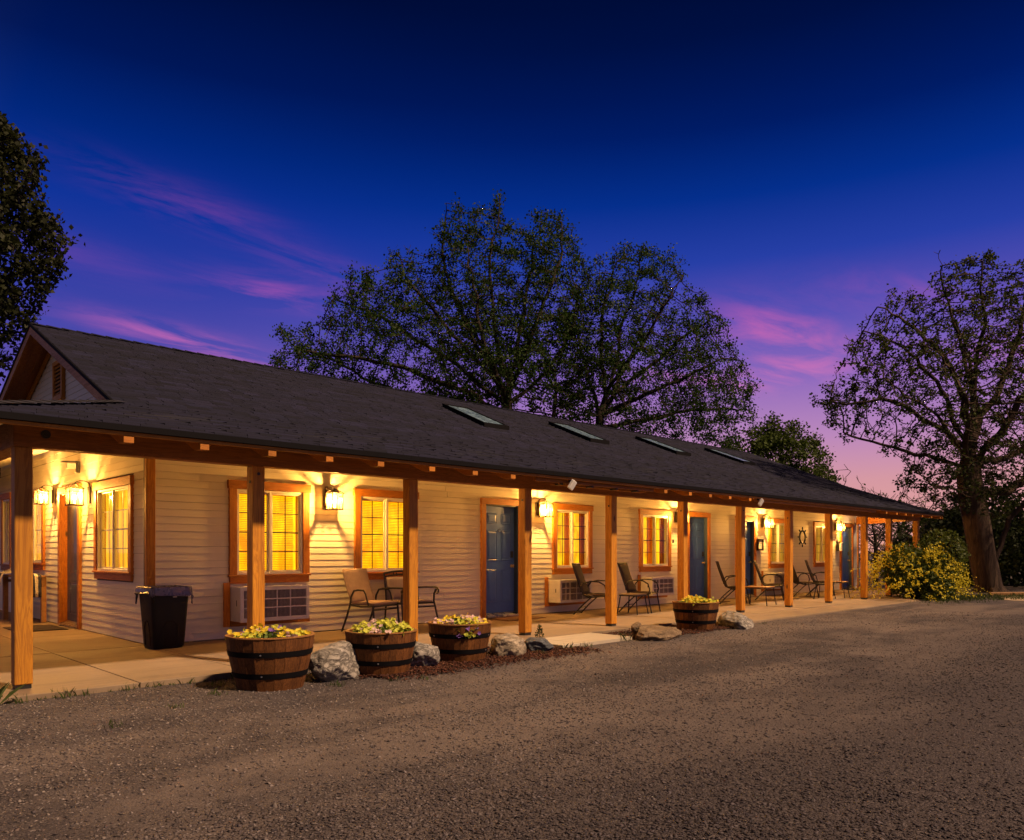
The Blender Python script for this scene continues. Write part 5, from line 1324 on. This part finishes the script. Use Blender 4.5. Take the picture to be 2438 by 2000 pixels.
def limbs(trunk, d, specs, rng, step=.4):
    '''trunk polyline plus main limbs, each (list of (u, v, dd) in 2116 px units) leaving the nearest trunk point'''
    out = [(-1, trunk)]
    for sp in specs:
        P = [at(u * 1.1522, v * 1.1522, d + q) for u, v, q in sp]; i = int(np.argmin([np.linalg.norm(t - P[0]) for t in trunk])); P = [trunk[i]] + P[1:]
        # smooth the limb and give it a little wander
        P = np.array(P); n = max(6, int(np.linalg.norm(np.diff(P, axis=0), axis=1).sum() / step)); tt = np.linspace(0, len(P) - 1, n + 1)
        for _ in range(1): C = np.stack([np.interp(tt, range(len(P)), P[:, k]) for k in range(3)], 1)
        for _ in range(4): C[1:-1] = (C[:-2] + 2 * C[1:-1] + C[2:]) / 4
        C[1:] += np.cumsum(rng.normal(size=(n, 3)) * .05, 0); out.append((i, [c for c in C[1:]]))
    return out
# big tree left of centre behind the roof
DA = 34
polyA = [(600, 790), (556, 735), (566, 690), (625, 662), (655, 648), (668, 600), (705, 580), (735, 548), (775, 560), (812, 505), (850, 500), (884, 555), (898, 480), (922, 408), (965, 432), (1004, 420), (1034, 397), (1052, 440), (1075, 495), (1104, 432), (1150, 425), (1190, 475), (1215, 520), (1240, 640), (1215, 760), (1180, 860), (1000, 860), (820, 830)]
tA = stem(1058, [(1052, 960, 0), (1048, 860, 0), (1050, 790, .3)], DA)
LA = [[(1048, 850, 0), (960, 800, -1.5), (800, 745, -2), (640, 715, -1.5)], [(1048, 830, 0), (930, 740, 1.2), (790, 650, 1.6), (690, 610, 1)], [(1049, 815, 0), (930, 690, -1), (850, 590, -1.5), (825, 525, -1)],
      [(1050, 800, 0), (960, 670, 1.5), (915, 540, 1.5), (932, 430, .8)], [(1050, 795, 0), (1015, 660, -.5), (1010, 540, -.8), (1030, 415, -.5)], [(1050, 800, 0), (1075, 670, 1), (1090, 560, 1.5), (1120, 445, .8)],
      [(1050, 820, 0), (1105, 700, -1.5), (1150, 590, -1.6), (1172, 490, -.8)], [(1049, 840, 0), (1120, 780, 1.6), (1180, 700, 2), (1200, 620, 1.5)], [(1048, 860, 0), (900, 830, 2), (760, 790, 2.5), (690, 750, 2)], [(1048, 840, 0), (1000, 740, 3), (940, 640, 3.4), (900, 560, 2.6)], [(1048, 840, 0), (1010, 730, -3), (990, 620, -3.2), (970, 520, -2.4)]]
make_tree('large_tree', gnd(1058 * 1.1522, DA), 'tallest broad tree behind the roof, left of the roof centre', crown_points(jag(polyA, 8, rng), DA, 6500, 5.0, rng), limbs(tA, DA, LA, rng), .28, 3.2, .55, 130, 1, .010, 2.4, M['leaf_dark'], M['bark'], 60000, .086, .14, .034, 3)
DB = 36
polyB = [(1130, 850), (1140, 700), (1165, 600), (1195, 535), (1235, 518), (1262, 512), (1310, 515), (1345, 488), (1368, 520), (1420, 540), (1432, 590), (1470, 612), (1480, 640), (1512, 665), (1520, 712), (1545, 745), (1560, 780), (1578, 795), (1560, 835), (1562, 880), (1520, 930), (1350, 930), (1200, 900)]
tB = stem(1238, [(1236, 960, 0), (1240, 860, 0), (1260, 790, .2)], DB)
LB = [[(1240, 850, 0), (1200, 760, 1), (1180, 670, 1.2), (1190, 600, .8)], [(1240, 840, 0), (1240, 720, -1), (1245, 620, -1.2), (1265, 535, -.8)], [(1250, 820, 0), (1290, 700, .8), (1320, 600, 1), (1345, 505, .6)], [(1255, 810, 0), (1320, 720, -1.2), (1380, 620, -1.6), (1415, 560, -1)],
      [(1245, 840, 0), (1340, 760, 1.5), (1430, 690, 1.8), (1495, 650, 1.2)], [(1240, 860, 0), (1360, 810, -1.2), (1470, 770, -1.5), (1545, 770, -1)], [(1240, 880, 0), (1370, 860, 1.4), (1480, 840, 1.6), (1555, 845, 1)], [(1240, 850, 0), (1280, 750, 2.8), (1330, 650, 3), (1370, 580, 2.2)]]
make_tree('large_tree', gnd(1238 * 1.1522, DB), 'slightly lower broad tree behind the roof, right of the tallest one', crown_points(jag(polyB, 9, rng), DB, 4600, 4.6, rng), limbs(tB, DB, LB, rng), .28, 3.2, .55, 130, 2, .010, 2.4, M['leaf_dark'], M['bark'], 44000, .086, .14, .034, 3)
# slim tree filling in behind them
DC2 = 40
polyC = [(820, 860), (900, 700), (980, 650), (1080, 640), (1180, 640), (1260, 700), (1330, 780), (1350, 900), (1100, 900)]
tC = stem(1150, [(1146, 960, 0), (1142, 880, 0), (1150, 800, .2)], DC2)
make_tree('slender_tree', gnd(1150 * 1.1522, DC2), 'thin stemmed tree half hidden between the two large trees', crown_points(polyC, DC2, 1500, 3.5, rng), [(-1, tC)], .36, 6.5, .8, 110, 3, .011, 2.3, M['leaf_dark'], M['bark'], 9000, .13, .12, .03, 2)
# rounder light green tree at the right end of the roof
DD = 46
polyD = [(1480, 960), (1500, 900), (1545, 880), (1590, 872), (1625, 868), (1660, 880), (1690, 905), (1715, 925), (1728, 960), (1735, 1000), (1700, 1030), (1560, 1030)]
tD = stem(1610, [(1608, 1090, 0), (1606, 1010, 0)], DD)
make_tree('green_tree', gnd(1610 * 1.1522, DD), 'low rounded olive green tree just beyond the right end of the roof', crown_points(polyD, DD, 1300, 3.0, rng), [(-1, tD)], .33, 6, .62, 90, 4, .012, 2.3, M['leaf_mid'], M['bark'], 13000, .14, .2, .04, 3)
# tree at the left edge
DL = 25
polyL = [(-420, 300), (-250, 190), (-120, 200), (0, 228), (30, 262), (62, 300), (98, 322), (96, 380), (108, 430), (145, 480), (142, 548), (118, 588), (100, 620), (94, 652), (62, 690), (36, 735), (10, 772), (-60, 800), (-300, 800), (-440, 600)]
tL = stem(-170, [(-168, 1000, 0), (-172, 820, 0), (-165, 690, .2)], DL)
make_tree('leafy_tree', gnd(-170 * 1.1522, DL), 'dense round leaved tree at the left edge behind the gable', crown_points(polyL, DL, 3600, 3.6, rng), [(-1, tL)], .26, 5.5, .5, 120, 5, .010, 2.35, M['leaf_left'], M['bark'], 44000, .12, .13, .030, 3, .62)
# gnarled tree at the right
DR = 24.5
polyR = [(1662, 842), (1690, 808), (1742, 770), (1738, 725), (1775, 690), (1800, 655), (1838, 625), (1880, 590), (1925, 560), (1960, 545), (2010, 536), (2116, 530), (2250, 545), (2380, 620), (2460, 760), (2470, 900), (2400, 1000), (2250, 1040), (2120, 1050), (2010, 1070), (1930, 1040), (1850, 1000), (1845, 985), (1880, 960), (1860, 940), (1800, 915), (1745, 900), (1722, 915), (1700, 880)]
b0 = gnd(2046 * 1.1522, DR)
t1 = stem(2046, [(2040, 1200, 0), (2028, 1140, 0), (2018, 1080, 0), (2006, 1020, .05), (2000, 965, .1), (2006, 900, .15), (2011, 844, .2), (2016, 770, .3)], DR)
LR = [[(2002, 945, 0), (1930, 885, -.8), (1850, 852, -1.2), (1770, 845, -1.4), (1685, 848, -1.2)], [(2003, 985, 0), (1915, 940, .8), (1830, 928, 1.2), (1755, 905, 1.2)], [(2001, 930, 0), (1945, 810, .9), (1880, 735, 1.3), (1790, 695, 1.4)],
      [(2006, 890, 0), (1965, 760, -.9), (1910, 670, -1.3), (1850, 625, -1.2)], [(2010, 850, 0), (1990, 710, .7), (1955, 620, 1), (1935, 560, 1)], [(2016, 780, 0), (2030, 680, -.5), (2040, 610, -.8), (2040, 545, -.8)], [(2006, 900, 0), (2065, 810, .9), (2100, 690, 1.3), (2120, 570, 1.2)],
      [(2003, 960, 0), (2085, 890, -1), (2170, 780, -1.5), (2240, 650, -1.6)], [(2012, 1045, 0), (2110, 1000, .6), (2250, 930, .9), (2390, 850, 1)], [(2010, 1035, 0), (1955, 1015, -.9), (1900, 1000, -1.4), (1862, 975, -1.6)], [(2003, 970, 0), (2020, 860, 2.2), (2000, 750, 2.8), (1970, 660, 2.6)],
      [(2003, 970, 0), (2010, 870, -2.2), (1985, 770, -3), (1940, 700, -3)], [(2003, 960, 0), (1950, 880, -2.4), (1880, 810, -3), (1810, 780, -3)], [(2001, 980, 0), (2080, 940, 2.2), (2180, 880, 2.8), (2300, 760, 2.6)], [(2034, 1170, 0), (2066, 1110, -.2), (2110, 1060, -.5), (2170, 1010, -.9), (2240, 960, -1.2)]]
make_tree('gnarled_tree', b0, 'wide branching tree with forked furrowed trunk at the right', crown_points(jag(polyR, 17, rng), DR, 11000, 4.6, rng), limbs(t1, DR, LR, rng, .3), .20, 2.2, .34, 130, 6, .0066, 2.28, M['leaf_right'], M['bark_big'], 44000, .075, .07, .016, 3, .5, .18, .45)
# root flare
fl = MB(); prof = []
for i in range(9):
    z = i * .085; rr = .27 + .26 * math.exp(-z * 3.6); prof.append((rr, z))
vs = []; nn = 28
for r_, z in prof:
    for j in range(nn):
        a = 2 * math.pi * j / nn; q = r_ * (1 + .16 * math.sin(a * 5 + 1) * math.exp(-z * 1.6) + .06 * math.sin(a * 11 + z * 3)); vs.append((q * math.cos(a) - .15 * z, q * math.sin(a) + .147 * z, z - .03))
fl.add(vs, [(i * nn + j, i * nn + (j + 1) % nn, (i + 1) * nn + (j + 1) % nn, (i + 1) * nn + j) for i in range(8) for j in range(nn)])
tr_ = [q for q in bpy.data.objects if q.name.startswith('gnarled_tree')][0]; fl.build('root_flare', M['bark_big'], tr_, True)

# ---- bushes and undergrowth at the right
def bush(name, loc, rad, n, size, mat_, label, seed, cat='bush', shell=.55, stems=14, blossoms=None, bsize=.05, aspect=.45, tight=1.0, group='undergrowth beyond the porch end'):
    rng = np.random.default_rng(seed); o = empty(name, loc); tag(o, label, cat, group)
    lob = [(rng.normal(size=3) * (.45, .45, .22) + (0, 0, .5), rng.uniform(.35, .6)) for _ in range(9)]
    def pts(k):
        out = []
        while sum(map(len, out)) < k:
            c, r = lob[rng.integers(len(lob))]; d = rng.normal(size=(300, 3)); d /= np.linalg.norm(d, axis=1)[:, None]; q = c + d * (r * rng.uniform(shell, 1, 300) ** .5)[:, None]; out.append(q[q[:, 2] > .02])
        return np.concatenate(out)[:k] * rad * tight
    V, F = leaf_cloud(pts(n), size, rng, .25, .2, aspect); q = np_mesh('foliage', V, F, mat_, o); q['kind'] = 'stuff'
    m = MB()
    for _ in range(stems):
        c, r = lob[rng.integers(len(lob))]; e = (c + rng.normal(size=3) * .3) * rad; e[2] = abs(e[2]) + .2; m.tube([(e[0] * .08, e[1] * .08, -.05), (e[0] * .4 + rng.normal() * .04, e[1] * .4, e[2] * .5), tuple(e)], [.018, .011, .004], 5)
    m.build('stems', M['bark'], o)
    return o, pts, rng
# flowering shrub at the porch end: arching sprays set with blossom
sl = (22.75, 7.45, G0); sr = np.array([1.75, 1.25, 1.55])
o, pts, rg = bush('flowering_shrub', sl, sr, 13000, .07, M['leaf_shrub'], 'big rounded shrub covered in yellow blossom beside the end of the slab', 31, 'shrub', .5, 26, tight=.86, group=None)
V, F = [], []; LV = []
for _ in range(470):
    a = rg.uniform(0, 2 * np.pi); el_ = rg.uniform(.02, 1.25); d = np.array([math.cos(a) * math.cos(el_), math.sin(a) * math.cos(el_), math.sin(el_) * .96 + .06]); p = d * sr * rg.uniform(.78, .98); p[2] += .06 * math.sin(a * 3)
    out = np.array([math.cos(a), math.sin(a), .25]) + rg.normal(size=3) * .35; L = rg.uniform(.2, .5)
    for k in range(int(rg.integers(8, 17))):
        t = k / 14; q = p + out * L * t + np.array([0, 0, -.22 * t * t]) + rg.normal(size=3) * .012; LV.append(q)
LV = np.array(LV); LV = LV[LV[:, 2] > .03]
V, F = leaf_cloud(LV, .040, rg, .35, .3, .6); q = np_mesh('blossom', V, F, M['petal_shrub'], o); q['kind'] = 'stuff'
bush('dark_bush', tuple(at(2360, 1316, 31) * (1, 1, 0) + (0, 0, G0)), np.array([3.0, 3.0, 2.9]), 9000, .16, M['leaf_bush'], 'dark bush behind the forked trunk at the right', 41)
bush('dark_bush', tuple(at(2240, 1316, 34) * (1, 1, 0) + (0, 0, G0)), np.array([2.6, 2.6, 2.0]), 9000, .16, M['leaf_bush'], 'dark green bush left of the forked trunk, above the yellow shrub', 42)
bush('dark_bush', tuple(at(2470, 1316, 30) * (1, 1, 0) + (0, 0, G0)), np.array([3.0, 3.0, 3.2]), 8000, .16, M['leaf_bush'], 'dark bush at the right edge of the yard', 43)
bush('dark_bush', tuple(at(2300, 1316, 44) * (1, 1, 0) + (0, 0, G0)), np.array([4.2, 4.2, 3.6]), 8000, .2, M['leaf_bush'], 'far dark thicket seen past the last posts', 44)
# bare twiggy saplings between the last posts
for i, (u, d, h, lb) in enumerate(((2085, 33, 3.6, 'bare sapling seen between the tenth and eleventh posts'), (2150, 38, 3.4, 'twiggy sapling seen between the last two posts'), (2215, 40, 3.8, 'twiggy sapling right of the last post'), (2120, 46, 4.4, 'far twiggy sapling behind the eleventh post'))):
    b = at(u, 1316, d) * (1, 1, 0) + (0, 0, G0); rg = np.random.default_rng(60 + i)
    A = b + rg.normal(size=(500, 3)) * (1.1, 1.1, .9) + (0, 0, h * .62); A = A[A[:, 2] > .5]
    make_tree('sapling', b, lb, A, [(-1, [b + np.array([0, 0, t]) for t in np.arange(0, h * .45, .3)])], .2, 4, .38, 60, 70 + i, .010, 2.2, M['leaf_mid'], M['bark'], 500, .09, .06, .03, 2, group='twiggy saplings beyond the porch')
# low timber edging, sand and grass at the far right
o = empty('timber_edging', tuple(at(2438, 1316, 22.9) * (1, 1, 0) + (0, 0, G0)), R(-38)); tag(o, 'low pale timber edging on the ground at the right edge', 'edging')
for i in range(2): MB().box(-1.1 + i * 1.9, .78 + i * 1.9, -.06, .06, 0, .13).build('timber', M['bench_wood'], o, bevel=.008)
m = MB(); V = [];
for j in range(24): a = 2 * math.pi * j / 24; V.append((1.5 * math.cos(a) * (1 + .15 * math.sin(3 * a)), .8 * math.sin(a), 0))
c = at(2470, 1316, 21.3); m.add([(c[0] + x, c[1] + y, gz(c[0] + x, c[1] + y) + .012) for x, y, z in V], [tuple(range(24))])
tag(m.build('sand_patch', plain('pale sand', (.36, .26, .17), .95, 0, .15, 6, .3)), 'pale sandy patch inside the timber edging', kind='structure')
V, F = [], []; rg = np.random.default_rng(8)
for _ in range(900):
    q = at(rg.uniform(2270, 2520), 1316, rg.uniform(20.6, 23.2)); k = rg.uniform(.05, .13)
    v, f = tuft(q[0], q[1], 5, k, .06, rg); b = len(V); V += v; F += [tuple(i + b for i in z_) for z_ in f]
for _ in range(260):
    q = np.array(sl) + rg.normal(size=3) * (.9, .35, 0) + (0, -.95, 0); v, f = tuft(q[0], q[1], 5, rg.uniform(.04, .12), .06, rg); b = len(V); V += v; F += [tuple(i + b for i in z_) for z_ in f]
tag(np_mesh('grass', V, F, M['grass'], None), 'grass under the gnarled tree and the yellow shrub', kind='stuff')
